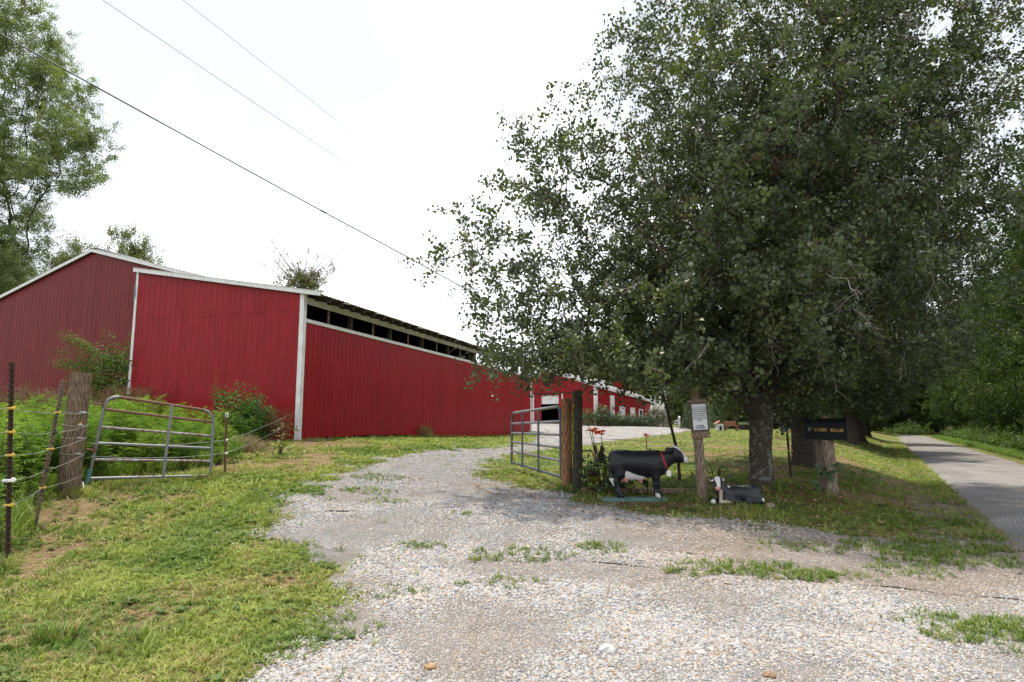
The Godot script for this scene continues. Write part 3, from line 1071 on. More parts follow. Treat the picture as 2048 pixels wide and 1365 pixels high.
func make_far_building() -> void:
	var b := thing("farm_shop", "distant red metal building with white windows, open garage door and porch", "building", Vector3.ZERO)
	var C := Vector3(6.68, 0, -50.0)
	var S := Vector3(0.643, 0, -0.766)       # along the windowed side, to the right
	var T := Vector3(-0.766, 0, -0.643)      # along the gable, to the left
	var up := Vector3.UP
	var so := Vector3(0.766, 0, 0.643)       # the side's outward direction
	var to := Vector3(-0.643, 0, 0.766)      # the gable's
	var y0 := 0.7
	# gable with the garage door
	var top := 5.95
	var i := 0
	var t := 0.0
	while t < 9.8:
		var t1 := t + 0.91
		for q in ([[t, 4.9], [4.9, t1]] if t < 4.9 and t1 > 4.9 else [[t, t1]]):
			var e0: float = top - 0.3 * absf(q[0] - 4.9)
			var e1: float = top - 0.3 * absf(q[1] - 4.9)
			var low := 3.85 if (q[0] > 3.3 and q[1] < 6.3) else y0
			put("wall_panel", rib_sheet(C + T * q[0], T, to, q[1] - q[0], low, low, e0, e1, 1.0), M.red_metal, b)
		t = t1
		i += 1
	var g := Geo.new()
	g.bar(C + T * 4.9 + to * 0.1 + up * (top + 0.05), C - T * 0.4 + to * 0.1 + up * (top + 0.05 - 1.59), 0.06, 0.2)
	g.bar(C + T * 4.9 + to * 0.1 + up * (top + 0.05), C + T * 10.2 + to * 0.1 + up * (top + 0.05 - 1.59), 0.06, 0.2)
	build("gable_trim", g, M.white_trim, b)
	g = Geo.new()
	g.box(Transform3D(Basis(T, up, to), C + T * 4.75 + to * -0.1 + up * 3.5), Vector3(2.9, 0.75, 0.06))
	var door := build("garage_door", g, M.white_paint, b)
	for q in [3.22, 6.28]:
		g = Geo.new()
		g.box(Transform3D(Basis(T, up, to), C + T * q + to * 0.03 + up * 2.45), Vector3(0.12, 3.0, 0.1))
		build("door_frame", g, M.white_trim, b)
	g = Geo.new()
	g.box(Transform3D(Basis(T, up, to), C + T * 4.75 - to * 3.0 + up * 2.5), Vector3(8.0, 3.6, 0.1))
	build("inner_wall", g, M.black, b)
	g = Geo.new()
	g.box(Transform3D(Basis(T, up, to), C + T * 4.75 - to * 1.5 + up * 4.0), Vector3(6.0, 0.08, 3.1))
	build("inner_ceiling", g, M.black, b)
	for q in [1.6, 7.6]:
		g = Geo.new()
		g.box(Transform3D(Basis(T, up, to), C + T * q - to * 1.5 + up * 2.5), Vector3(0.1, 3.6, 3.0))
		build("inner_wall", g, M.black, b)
	g = Geo.new()
	g.box(Transform3D(Basis(T, up, to), C + T * 0.02 + so * 0.02 + up * 2.5), Vector3(0.24, 3.7, 0.24))
	build("corner_board", g, M.white_trim, b)
	# side with windows, its eave falling to the right
	i = 0
	var s := 0.0
	while s < 9.0:
		put("wall_panel", rib_sheet(C + S * s, S, so, 0.92, y0 - 0.2, y0 - 0.2, 4.45 - 0.11 * s, 4.45 - 0.11 * (s + 0.91), 1.0), M.red_metal, b)
		s += 0.91
	g = Geo.new()
	g.bar(C + so * 0.12 + up * 4.52 - S * 0.2, C + S * 9.3 + so * 0.12 + up * 3.5, 0.1, 0.24)
	build("eave_trim", g, M.white_trim, b)
	g = Geo.new()
	g.box(Transform3D(Basis(S, up, so), C + S * 2.45 + so * 0.04 + up * 2.5), Vector3(0.62, 2.6, 0.08))
	var panel := build("white_panel", g, M.white_paint, b)
	text(panel, "ER", C + S * 2.55 + so * 0.09 + up * 2.72, so, 0.42, M.black)
	window_part(b, C + S * 4.0 + so * 0.03 + up * 2.42, S, 0.85, 1.0)
	window_part(b, C + S * 5.75 + so * 0.03 + up * 2.35, S, 0.75, 1.0)
	window_part(b, C + S * 7.2 + so * 0.03 + up * 2.2, S, 0.7, 1.1, true)
	# upper gable behind
	for k in 6:
		var q := 4.0 + k * 0.91
		put("wall_panel", rib_sheet(C + S * q - so * 2.0, S, so, 0.92, 3.4, 3.4, 5.3 - 0.25 * absf(k - 3.0), 5.3 - 0.25 * absf(k - 2.0), 1.0), M.red_metal, b)
	for a in [[-0.3, 10.1, 0.06, 5.2, -9.5]]:
		g = Geo.new()
		g.quad_out(C + up * 4.6 - S * 0.2 + to * 0.25, C + S * 9.4 + up * 3.65, C + S * 9.4 + T * 4.9 + up * 5.6, C + T * 4.9 + up * (top + 0.12) + to * 0.25, up)
		g.quad_out(C + T * 10.2 + up * 4.5 + to * 0.25, C + S * 9.4 + T * 10.2 + up * 4.4, C + S * 9.4 + T * 4.9 + up * 5.6, C + T * 4.9 + up * (top + 0.12) + to * 0.25, up)
		build("roof", g, mat("dull_roof", lin(0.17, 0.17, 0.175), 0.7), b)
	g = Geo.new()
	g.box(Transform3D(Basis(T, up, to), C + S * 9.1 + T * 4.9 + up * 2.3), Vector3(9.8, 3.0, 0.08))
	build("back_wall", g, M.red_metal, b)
	# raised white porch at the right end
	var q0 := C + S * 8.9
	g = Geo.new()
	g.box(Transform3D(Basis(S, up, so), q0 + S * 1.05 - so * 0.4 + up * 2.62), Vector3(2.5, 0.2, 2.0))
	var porch := build("porch_deck", g, M.white_paint, b)
	for a in [[0.1, 0.5], [1.2, 0.5], [2.2, 0.5], [2.2, -1.2]]:
		g = Geo.new()
		g.box(Transform3D(Basis(S, up, so), q0 + S * a[0] + so * a[1] + up * 2.35), Vector3(0.13, 3.2, 0.13))
		build("porch_column", g, M.white_paint, b)
	for k in 13:
		g = Geo.new()
		g.box(Transform3D(Basis(S, up, so), q0 + S * (0.15 + k * 0.17) + so * 0.52 + up * 3.0), Vector3(0.05, 0.6, 0.04))
		build("baluster", g, M.white_paint, porch)
	g = Geo.new()
	g.box(Transform3D(Basis(S, up, so), q0 + S * 1.2 + so * 0.52 + up * 3.33), Vector3(2.3, 0.07, 0.08))
	build("railing", g, M.white_paint, porch)
	g = Geo.new()
	g.box(Transform3D(Basis(S, up, so), q0 + S * 2.23 - so * 0.35 + up * 3.0), Vector3(0.05, 0.65, 1.7))
	build("railing", g, M.white_paint, porch)

func text(parent: Node, words: String, at: Vector3, out: Vector3, size: float, m: Material, serif := false, bold := true, turn := 0.0, narrow := 1.0) -> MeshInstance3D:
	var f := SystemFont.new()
	f.font_names = PackedStringArray(["Droid Serif" if serif else "Droid Sans"])
	f.font_weight = 700 if bold else 400
	var t := TextMesh.new()
	t.text = words
	t.font = f
	t.font_size = 64
	t.pixel_size = size / 64.0
	t.depth = 0.004
	t.curve_step = 2.0
	var o := MeshInstance3D.new()
	o.name = "lettering"
	o.mesh = t
	o.material_override = m
	var x := Vector3.UP.cross(out).normalized()
	o.transform = Transform3D(Basis(x, out.cross(x), out) * Basis(Vector3.BACK, turn) * Basis.from_scale(Vector3(narrow, 1, 1)), at)
	parent.add_child(o, true)
	return o

# ---------------------------------------------------------------- gates, posts, fences
func rebase(o: Node3D, base: Vector3) -> void:
	o.position += base
	for c in o.get_children():
		if c is Node3D:
			c.position -= base

func wood_post(parent: Node, called: String, a: Vector3, b: Vector3, r: float, m: Material, seed_: int, flat_side := 0.0) -> MeshInstance3D:
	var g := Geo.new()
	var q := RandomNumberGenerator.new()
	q.seed = seed_
	var sides := 22
	var rings := 12
	var wob := []
	for i in sides:
		wob.append(1.0 + q.randf_range(-0.07, 0.05) - (0.14 if q.randf() < 0.18 else 0.0))    # checks and splits along the grain
	var ax := (b - a).normalized()
	var x := Vector3.RIGHT - ax * ax.x
	x = x.normalized()
	var z := x.cross(ax)
	var rows := []
	for k in rings + 1:
		var f := k / float(rings)
		var row := PackedVector3Array()
		for i in sides:
			var an := TAU * i / sides
			var rr: float = r * lerpf(1.06, 0.95, f) * (wob[i] + 0.03 * sin(k * 1.3 + i * 0.9))
			var top := 0.0
			if k == rings:
				top = q.randf_range(-0.015, 0.015) + 0.02 * sin(an)
			row.append(a.lerp(b, f) + (x * cos(an) + z * sin(an)) * rr + ax * top)
		rows.append(row)
	for k in rings:
		for i in sides:
			var j := (i + 1) % sides
			var o: Vector3 = x * cos(TAU * (i + 0.5) / sides) + z * sin(TAU * (i + 0.5) / sides)
			g.quad_out(rows[k][i], rows[k][j], rows[k + 1][j], rows[k + 1][i], o)
	var tc := b - ax * 0.01
	for i in sides:
		g.tri_out(rows[rings][i], rows[rings][(i + 1) % sides], tc, ax)
	return build(called, g, m, parent)

func t_post(parent: Node, a: Vector3, b: Vector3, m: Material, studs := true) -> MeshInstance3D:
	var g := Geo.new()
	var ax := (b - a).normalized()
	g.bar(a, b, 0.045, 0.006, Vector3(0.2, 0, 1))
	var side := Vector3(0.2, 0, 1).normalized()
	g.bar(a + side * 0.017, b + side * 0.017, 0.006, 0.034, Vector3(0.2, 0, 1))
	g.bar(a - side * 0.011, b - side * 0.011, 0.010, 0.018, Vector3(0.2, 0, 1))
	if studs:
		var n := int(a.distance_to(b) / 0.054)
		for i in n:
			var p := a.lerp(b, (i + 0.5) / n)
			var right := ax.cross(side)
			g.box(Transform3D(Basis.IDENTITY, p + side * 0.02 - right * 0.02), Vector3(0.02, 0.013, 0.02))
			g.box(Transform3D(Basis.IDENTITY, p + side * 0.02 + right * 0.02), Vector3(0.018, 0.013, 0.018))
	return build("t_post", g, m, parent)

func insulator(parent: Node, p: Vector3, m: Material, size := 1.0) -> void:
	var g := Geo.new()
	g.box(Transform3D(Basis(Vector3.BACK, 0.06), p + Vector3(0.015, 0, 0.02)), Vector3(0.085, 0.025, 0.05) * size, 0.008)
	g.box(Transform3D(Basis(Vector3.BACK, 0.06), p + Vector3(0.054, 0.006, 0.03) * size), Vector3(0.018, 0.036, 0.026) * size, 0.006)
	build("insulator", g, m, parent)

func strand(parent: Node, pts: PackedVector3Array, r: float, m: Material, sag := 0.0, called := "wire") -> void:
	var out := PackedVector3Array()
	for i in pts.size() - 1:
		var n := 8
		for k in n:
			var f := k / float(n)
			out.append(pts[i].lerp(pts[i + 1], f) - Vector3(0, sag * 4.0 * f * (1.0 - f), 0) + Vector3(0, 0.004 * sin(k * 2.1 + i), 0))
	out.append(pts[pts.size() - 1])
	var rad := PackedFloat32Array()
	rad.resize(out.size())
	rad.fill(r)
	var g := Geo.new()
	g.tube(out, rad, 5)
	build(called, g, m, parent)

# a tube gate between its hinge end and free end: rails, two rounded ends, uprights
func tube_gate(t: Node3D, foot0: Vector3, top0: Vector3, foot1: Vector3, top1: Vector3, rails: Array, stays: Array, r: float, frame_m: Material, rail_m: Array, corner := 0.16, strap := 0.045) -> void:
	var run := (top1 - top0).normalized()
	var up0 := (top0 - foot0).normalized()
	var up1 := (top1 - foot1).normalized()
	var pts := PackedVector3Array([foot0])
	for k in 7:
		var f := k / 6.0 * PI * 0.5
		pts.append(top0 - up0 * corner * (1.0 - sin(f)) + run * corner * (1.0 - cos(f)))
	for k in 7:
		var f := k / 6.0 * PI * 0.5
		pts.append(top1 - run * corner * (1.0 - sin(f)) - up1 * corner * (1.0 - cos(f)))
	pts.append(foot1)
	var left := PackedVector3Array()
	var rad := PackedFloat32Array()
	var g := Geo.new()
	# the bent frame is one pipe, its top lying between the two ends
	for i in 8:
		left.append(pts[i]); rad.append(r)
	g.tube(left, rad, 10)
	left = PackedVector3Array()
	rad = PackedFloat32Array()
	for i in range(8, 16):
		left.append(pts[i]); rad.append(r)
	g.tube(left, rad, 10)
	build("end_frame", g, frame_m, t)
	g = Geo.new()
	g.rod(pts[7], pts[8], r, 10)
	build("rail", g, rail_m[0], t)
	for i in rails.size():
		g = Geo.new()
		g.rod(foot0.lerp(top0, rails[i]), foot1.lerp(top1, rails[i]), r * 0.95, 10)
		build("rail", g, rail_m[i + 1], t)
	for f in stays:
		g = Geo.new()
		var out := run.cross(Vector3.UP).normalized()
		if out.z < 0: out = -out
		g.bar(foot0.lerp(foot1, f) + out * r * 1.05, top0.lerp(top1, f) + out * r * 1.05, strap, 0.014, out)
		build("upright", g, frame_m, t)

func make_gates_and_fences() -> void:
	# left side: electric wire fence of steel posts, heavy wooden post, open gate
	var f := thing("wire_fence", "electric wire fence on rusty steel posts with yellow insulators at far left", "fence")
	var a0 := G(-4.95, 6.39, -0.3)
	var a1 := P(-5.16, 2.215, 6.42)
	var near := t_post(f, a0, a1, M.rusty_post)
	var b0 := G(-5.94, 7.97, -0.3)
	var b1 := P(-5.72, 2.14, 7.97)
	var second := t_post(f, b0, b1, M.grey_post)
	var np := []
	for y in [1.74, 1.50, 1.27, 1.02, 0.78]:
		np.append(a0.lerp(a1, (y - a0.y) / (a1.y - a0.y)))
	var sp := []
	for y in [1.72, 1.47, 1.265, 1.0, 0.79]:
		sp.append(b0.lerp(b1, (y - b0.y) / (b1.y - b0.y)))
	for k in 5:
		insulator(near, np[k], M.white_plastic if k == 3 else M.yellow_plastic, 1.25 if k == 3 else 1.0)
		insulator(second, sp[k], M.black_plastic if (k == 1 or k == 3) else M.yellow_plastic, 0.95)
	var hp := []
	for y in [1.75, 1.55, 1.36, 1.12, 0.80]:
		hp.append(P(-6.55 + 0.02 * y, y, 9.68))
	for k in 5:
		strand(f, PackedVector3Array([np[k] + Vector3(-1.1, -0.11 - 0.05 * k, 1.7), np[k] + Vector3(0.03, 0, 0.04), sp[k] + Vector3(0.03, 0, 0.04), hp[k]]), 0.0032, M.wire, 0.02)
	rebase(f, a0)
	var h := thing("gate_post", "thick weathered brown wooden post holding the left gate", "post")
	wood_post(h, "shaft", G(-6.84, 9.83, -0.3), P(-6.79, 2.36, 9.83), 0.152, M.weathered_post, 4)
	for k in 4:
		var g := Geo.new()
		var loop := PackedVector3Array()
		var rad := PackedFloat32Array()
		for i in 13:
			var an := TAU * i / 12.0
			loop.append(P(-6.82 + cos(an) * 0.168, hp[k].y + 0.015 * sin(an * 2), 9.83 + sin(an) * 0.168))
			rad.append(0.0035)
		g.tube(loop, rad, 5)
		for i in 3:
			g.lump(hp[k] + Vector3(-0.06 - 0.03 * i, 0.004 * (i - 1), 0.015), Vector3(0.022, 0.014, 0.014), 0.3, rng)
		build("wire_wrap", g, M.wire, h)
	var tie := Geo.new()
	tie.box(Transform3D(Basis(Vector3.BACK, 0.3), P(-6.62, 1.57, 9.665)), Vector3(0.05, 0.03, 0.02), 0.004)
	build("yellow_tie", tie, M.yellow_plastic, h)
	rebase(h, G(-6.84, 9.83))

	var gl := thing("tube_gate", "open grey and rusty steel tube gate beside the thick wooden post", "gate")
	tube_gate(gl, P(-6.68, 0.68, 10.05), P(-6.5, 2.03, 10.05), P(-5.3, 0.635, 11.2), P(-5.32, 1.79, 11.2), [0.03, 0.245, 0.44, 0.625, 0.835], [0.58], 0.024, M.galvanised, [M.rust, M.galvanised, M.rusty_pipe, M.galvanised, M.rusty_pipe, M.rust], 0.17)
	var g := Geo.new()
	for y in [1.9, 1.18]:
		g.rod(P(-6.66, y, 9.9), P(-6.54 - (1.9 - y) * 0.12, y - 0.02, 10.05), 0.014, 8)
		g.rod(P(-6.54 - (1.9 - y) * 0.12, y - 0.06, 10.05), P(-6.535 - (1.9 - y) * 0.12, y + 0.06, 10.05), 0.034, 10)
	build("hinge", g, M.rust, gl)
	g = Geo.new()
	g.rod(P(-6.69, 0.66, 10.03), P(-6.66, 0.86, 10.04), 0.029, 10)
	build("pipe_end", g, M.teal_paint, gl)
	g = Geo.new()
	g.rod(P(-6.72, 0.67, 9.98), P(-6.5, 0.44, 9.75), 0.012, 8)
	build("prop_bar", g, M.galvanised, gl)
	rebase(gl, G(-6.68, 10.05))

	# slim rusty post and the two wires that run on to the barn's corner
	var s := thing("wire_fence", "slim rusty steel post with wires running to the barn corner", "fence")
	t_post(s, G(-5.28, 11.72, -0.3), P(-5.32, 1.77, 11.72), M.rust, false)
	g = Geo.new()
	g.bar(P(-5.318, 1.69, 11.735), P(-5.322, 1.775, 11.735), 0.05, 0.045, Vector3(0.2, 0, 1), 0.004)
	build("post_tip", g, M.white_paint, s)
	for k in 2:
		var y := 1.27 - 0.24 * k
		var post := P(-5.29, y, 11.75)
		g = Geo.new()
		g.lump(post + Vector3(0, 0, 0.03), Vector3(0.03, 0.03, 0.03), 0.25, rng)
		build("insulator", g, M.white_plastic, s)
		strand(s, PackedVector3Array([P(-6.62, 1.27 - 0.2 * k, 9.95), post + Vector3(0, 0, 0.05), P(-6.32, 1.87 - 0.27 * k, 18.1)]), 0.0035, M.wire, 0.05)
	rebase(s, G(-5.28, 11.72))

	# right side: two posts, the second gate, wires past the sign and the tree
	var r1 := thing("gate_post", "brown wooden post with orange split face at the right gate", "post")
	wood_post(r1, "shaft", G(0.955, 11.2, -0.3), P(0.965, 2.0, 11.2), 0.098, M.orange_post, 14)
	rebase(r1, G(0.955, 11.2))
	var r2 := thing("gate_post", "dark mossy wooden post standing left of the flowers", "post")
	wood_post(r2, "shaft", G(1.10, 10.78, -0.3), P(1.135, 2.12, 10.78), 0.082, M.dark_post, 15)
	g = Geo.new()
	var mr := RandomNumberGenerator.new()
	mr.seed = 5
	for k in 60:
		var yy := mr.randf_range(1.05, 2.1)
		var an := mr.randf_range(2.4, 3.7)
		g.lump(P(1.10 + 0.035 * (yy - 0.4) / 1.7 + cos(an) * 0.088, yy, 10.78 - sin(an) * 0.088), Vector3(0.016, 0.05, 0.016), 0.4, mr)
	build("moss", g, M.moss, r2)
	rebase(r2, G(1.10, 10.78))
	var gr := thing("tube_gate", "open dark blue grey steel tube gate in front of the barn's far end", "gate")
	tube_gate(gr, P(0.87, 0.60, 11.3), P(0.87, 1.885, 11.3), P(-0.01, 0.70, 13.9), P(0.0, 1.80, 13.9), [0.03, 0.25, 0.43, 0.605, 0.79], [0.38, 0.72], 0.026, M.blue_gate, [M.galvanised, M.blue_gate, M.galvanised, M.galvanised, M.galvanised, M.galvanised], 0.15, 0.08)
	g = Geo.new()
	for y in [1.62, 0.85]:
		g.rod(P(0.87, y, 11.3), P(0.95, y, 11.24), 0.015, 8)
	build("hinge", g, M.dark_wire, gr)
	rebase(gr, G(0.87, 11.3))
	var fr := thing("wire_fence", "thin dark wires with two slim steel posts behind the statues", "fence")
	for k in 5:
		var y: float = [1.62, 1.36, 1.14, 0.93, 0.66][k]
		strand(fr, PackedVector3Array([P(1.10, y, 10.70), P(2.96, y - 0.1, 10.18), P(4.22, y - 0.06, 11.3)] + ([P(5.62, y - 0.03, 12.87), P(6.95, y, 15.3)] if k < 4 else [])), 0.0028, M.dark_wire, 0.015)
	var p1 := t_post(fr, G(5.64, 12.86, -0.3), P(5.60, 1.47, 12.86), M.rusty_post)
	var p2 := t_post(fr, G(6.92, 15.33, -0.3), P(6.86, 1.63, 15.33), M.rusty_post)
	insulator(p1, P(5.60, 1.40, 12.84), M.yellow_plastic)
	insulator(p1, P(5.61, 1.02, 12.84), M.yellow_plastic)
	insulator(p2, P(6.88, 1.15, 15.31), M.yellow_plastic)
	g = Geo.new()
	g.tube(PackedVector3Array([P(1.18, 1.12, 10.68), P(1.32, 1.13, 10.66), P(1.36, 1.08, 10.66), P(1.42, 0.92, 10.66)]), PackedFloat32Array([0.012, 0.014, 0.012, 0.007]), 6)
	build("snagged_branch", g, M.dark_post, fr)
	rebase(fr, G(2.96, 10.18))

# ---------------------------------------------------------------- the painted cow and calf
# bones: [a, b, radius a, radius b, colour]; the field is meshed as surface nets
func sculpt(bones: Array, lo: Vector3, hi: Vector3, cell: float, flat_z: float, paint: Callable, k := 55.0) -> ArrayMesh:
	var nx := int((hi.x - lo.x) / cell) + 1
	var ny := int((hi.y - lo.y) / cell) + 1
	var nz := int((hi.z - lo.z) / cell) + 1
	var acc := PackedFloat32Array()
	acc.resize(nx * ny * nz)
	var who := PackedInt32Array()
	who.resize(nx * ny * nz)
	var best := PackedFloat32Array()
	best.resize(nx * ny * nz)
	best.fill(1e9)
	for bi in bones.size():
		var a: Vector3 = bones[bi][0]
		var b: Vector3 = bones[bi][1]
		var ra: float = bones[bi][2]
		var rb: float = bones[bi][3]
		var m := maxf(ra, rb) + 0.07
		var ab := b - a
		var len2 := maxf(ab.length_squared(), 1e-9)
		var i0 := maxi(0, int((minf(a.x, b.x) - m - lo.x) / cell))
		var i1 := mini(nx - 1, int((maxf(a.x, b.x) + m - lo.x) / cell) + 1)
		var j0 := maxi(0, int((minf(a.y, b.y) - m - lo.y) / cell))
		var j1 := mini(ny - 1, int((maxf(a.y, b.y) + m - lo.y) / cell) + 1)
		var k0 := maxi(0, int((minf(a.z, b.z) - m - lo.z) / cell))
		var k1 := mini(nz - 1, int((maxf(a.z, b.z) + m - lo.z) / cell) + 1)
		for kk in range(k0, k1 + 1):
			for j in range(j0, j1 + 1):
				for i in range(i0, i1 + 1):
					var p := Vector3(lo.x + i * cell, lo.y + j * cell, lo.z + kk * cell)
					var t := clampf((p - a).dot(ab) / len2, 0.0, 1.0)
					var q := p - a - ab * t
					q.z *= flat_z
					var d := q.length() - lerpf(ra, rb, t)
					var at := (kk * ny + j) * nx + i
					acc[at] += exp(-k * d)
					if d < best[at]:
						best[at] = d
						who[at] = bi
	for i in acc.size():
		acc[i] = 1.0 if acc[i] <= 1e-6 else -log(acc[i]) / k
	var g := Geo.new()
	var vert := PackedInt32Array()
	vert.resize(nx * ny * nz)
	vert.fill(-1)
	var offs := [0, 1, nx, nx + 1, nx * ny, nx * ny + 1, nx * ny + nx, nx * ny + nx + 1]
	var corner := [Vector3(0, 0, 0), Vector3(1, 0, 0), Vector3(0, 1, 0), Vector3(1, 1, 0), Vector3(0, 0, 1), Vector3(1, 0, 1), Vector3(0, 1, 1), Vector3(1, 1, 1)]
	var edges := [[0, 1], [2, 3], [4, 5], [6, 7], [0, 2], [1, 3], [4, 6], [5, 7], [0, 4], [1, 5], [2, 6], [3, 7]]
	for kk in nz - 1:
		for j in ny - 1:
			for i in nx - 1:
				var at := (kk * ny + j) * nx + i
				var inside := 0
				for q in 8:
					if acc[at + offs[q]] < 0.0:
						inside += 1
				if inside == 0 or inside == 8:
					continue
				var sum := Vector3.ZERO
				var n := 0
				for e in edges:
					var f0 := acc[at + offs[e[0]]]
					var f1 := acc[at + offs[e[1]]]
					if (f0 < 0.0) != (f1 < 0.0):
						sum += corner[e[0]].lerp(corner[e[1]], f0 / (f0 - f1))
						n += 1
				var c := sum / n
				var grad := Vector3((acc[at + 1] - acc[at]) + (acc[at + offs[7]] - acc[at + offs[6]]), (acc[at + nx] - acc[at]) + (acc[at + offs[7]] - acc[at + offs[5]]), (acc[at + nx * ny] - acc[at]) + (acc[at + offs[7]] - acc[at + offs[3]]))
				vert[at] = g.v.size()
				var p := lo + (Vector3(i, j, kk) + c) * cell
				g.v.append(p)
				g.n.append(grad.normalized())
				g.c.append(paint.call(p, bones[who[at]][4]))
	for kk in range(1, nz - 1):
		for j in range(1, ny - 1):
			for i in range(1, nx - 1):
				var at := (kk * ny + j) * nx + i
				for ax in 3:
					var st: int = [1, nx, nx * ny][ax]
					var f0 := acc[at]
					var f1 := acc[at + st]
					if (f0 < 0.0) == (f1 < 0.0):
						continue
					var s1: int = [nx, nx * ny, 1][ax]
					var s2: int = [nx * ny, 1, nx][ax]
					var q := [vert[at], vert[at - s1], vert[at - s1 - s2], vert[at - s2]]
					if q[0] < 0 or q[1] < 0 or q[2] < 0 or q[3] < 0:
						continue
					if f0 < 0.0:
						q.reverse()
					g.ix.append_array(PackedInt32Array([q[0], q[1], q[2], q[0], q[2], q[3]]))
	return g.mesh()

const BLACK := Color(0.0145, 0.015, 0.0175)
const WHITE := Color(0.66, 0.65, 0.64)
const PINK := Color(0.52, 0.24, 0.21)

func make_statues() -> void:
	var spotted := FastNoiseLite.new()
	spotted.frequency = 14.0
	var cow := thing("cow_statue", "standing black and white painted cow statue with red collar", "statue", P(1.93, 0.425, 10.15))
	cow.rotation.y = -0.14
	var B := []
	var add := func(ax, ay, az, bx, by, bz, ra, rb, c): B.append([Vector3(ax, ay, az), Vector3(bx, by, bz), ra, rb, c])
	add.call(-0.19, 0.545, 0, 0.30, 0.53, 0, 0.165, 0.185, BLACK)       # barrel
	add.call(0.02, 0.47, 0, 0.27, 0.45, 0, 0.13, 0.14, BLACK)
	add.call(-0.27, 0.60, 0, -0.23, 0.53, 0, 0.115, 0.155, BLACK)       # rump
	add.call(-0.295, 0.68, 0, -0.10, 0.685, 0, 0.042, 0.04, BLACK)
	add.call(-0.28, 0.675, 0.06, -0.24, 0.65, 0.07, 0.03, 0.05, BLACK)  # hip bones
	add.call(-0.28, 0.675, -0.06, -0.24, 0.65, -0.07, 0.03, 0.05, BLACK)
	add.call(-0.10, 0.69, 0, 0.40, 0.69, 0, 0.026, 0.03, BLACK)         # spine
	add.call(0.36, 0.54, 0, 0.40, 0.46, 0, 0.17, 0.13, BLACK)           # chest
	add.call(0.45, 0.46, 0, 0.50, 0.50, 0, 0.075, 0.06, BLACK)
	add.call(0.40, 0.60, 0, 0.62, 0.645, 0, 0.115, 0.082, BLACK)        # neck
	add.call(0.48, 0.53, 0, 0.64, 0.60, 0, 0.09, 0.055, BLACK)
	add.call(0.64, 0.70, 0, 0.70, 0.665, 0, 0.086, 0.083, BLACK)        # head
	add.call(0.66, 0.625, 0, 0.75, 0.59, 0, 0.072, 0.05, BLACK)        # jaw
	add.call(0.70, 0.67, 0, 0.81, 0.595, 0, 0.07, 0.046, BLACK)
	add.call(0.818, 0.585, 0.014, 0.818, 0.585, -0.014, 0.042, 0.042, WHITE)  # muzzle
	add.call(0.655, 0.772, 0, 0.685, 0.758, 0, 0.032, 0.036, WHITE)        # poll
	for z in [1.0, -1.0]:
		add.call(0.61, 0.735, 0.06 * z, 0.565, 0.735, 0.125 * z, 0.026, 0.034, BLACK)   # ears
		add.call(0.565, 0.735, 0.125 * z, 0.545, 0.725, 0.15 * z, 0.03, 0.016, BLACK)
		add.call(-0.235, 0.50, 0.07 * z, -0.215, 0.36, 0.085 * z, 0.105, 0.075, BLACK)  # thigh
		add.call(-0.21, 0.38, 0.085 * z, -0.262, 0.245, 0.085 * z, 0.06, 0.036, BLACK)
		add.call(-0.262, 0.245, 0.085 * z, -0.235, 0.08, 0.085 * z, 0.038, 0.033, BLACK)
		add.call(-0.235, 0.08, 0.085 * z, -0.20, 0.03, 0.085 * z, 0.036, 0.038, BLACK)
		add.call(-0.215, 0.022, 0.085 * z, -0.165, 0.018, 0.085 * z, 0.032, 0.026, BLACK)
		var fx := 0.0 if z > 0 else 0.055
		add.call(0.34, 0.46, 0.08 * z, 0.345 + fx * 0.3, 0.33, 0.085 * z, 0.095, 0.06, BLACK)  # foreleg
		add.call(0.345 + fx * 0.3, 0.33, 0.085 * z, 0.345 + fx * 0.6, 0.21, 0.085 * z, 0.048, 0.038, BLACK)
		add.call(0.345 + fx * 0.6, 0.21, 0.085 * z, 0.34 + fx, 0.07, 0.085 * z, 0.036, 0.032, BLACK)
		add.call(0.34 + fx, 0.07, 0.085 * z, 0.385 + fx, 0.022, 0.085 * z, 0.034, 0.03, BLACK)
	# tail along the thigh, with a white switch
	add.call(-0.335, 0.66, 0, -0.355, 0.42, 0.03, 0.022, 0.02, BLACK)
	add.call(-0.355, 0.42, 0.03, -0.345, 0.29, 0.05, 0.022, 0.026, BLACK)
	add.call(-0.345, 0.28, 0.05, -0.31, 0.185, 0.06, 0.027, 0.012, WHITE)
	# udder and teats
	add.call(-0.10, 0.365, 0, 0.14, 0.325, 0, 0.105, 0.045, WHITE)
	add.call(-0.02, 0.33, 0, 0.2, 0.315, 0, 0.06, 0.02, WHITE)
	for q in [[-0.185, 0.275, 0.05], [-0.11, 0.265, 0.06], [0.115, 0.255, 0.02], [-0.12, 0.265, -0.05]]:
		add.call(q[0], q[1], q[2], q[0] + 0.004, q[1] - 0.03, q[2], 0.027, 0.018, PINK)
	var paint_cow := func(p: Vector3, c: Color) -> Color:
		if p.x > 0.60 and p.y > 0.5:
			var line := (p.x - 0.62) * 0.72 + (p.y - 0.775) * 0.70       # above this line runs the white blaze
			if line > -0.013 and absf(p.z) < 0.052: return WHITE
			if p.x > 0.847: return Color(0.02, 0.018, 0.018)
			if p.x > 0.79: return WHITE
			if p.y < 0.555 and p.x > 0.77: return PINK
			return BLACK
		if p.y < 0.07 and p.x > 0.33 and p.z > 0.0: return WHITE
		if p.x > 0.36 and p.x < 0.5 and p.y < 0.42 and p.z < 0.02 and p.y > 0.3: return Color(0.4, 0.38, 0.36)
		if c == BLACK and p.x < -0.3 and spotted.get_noise_3d(p.x, p.y * 0.4, p.z) > 0.42: return Color(0.16, 0.15, 0.15)
		return c
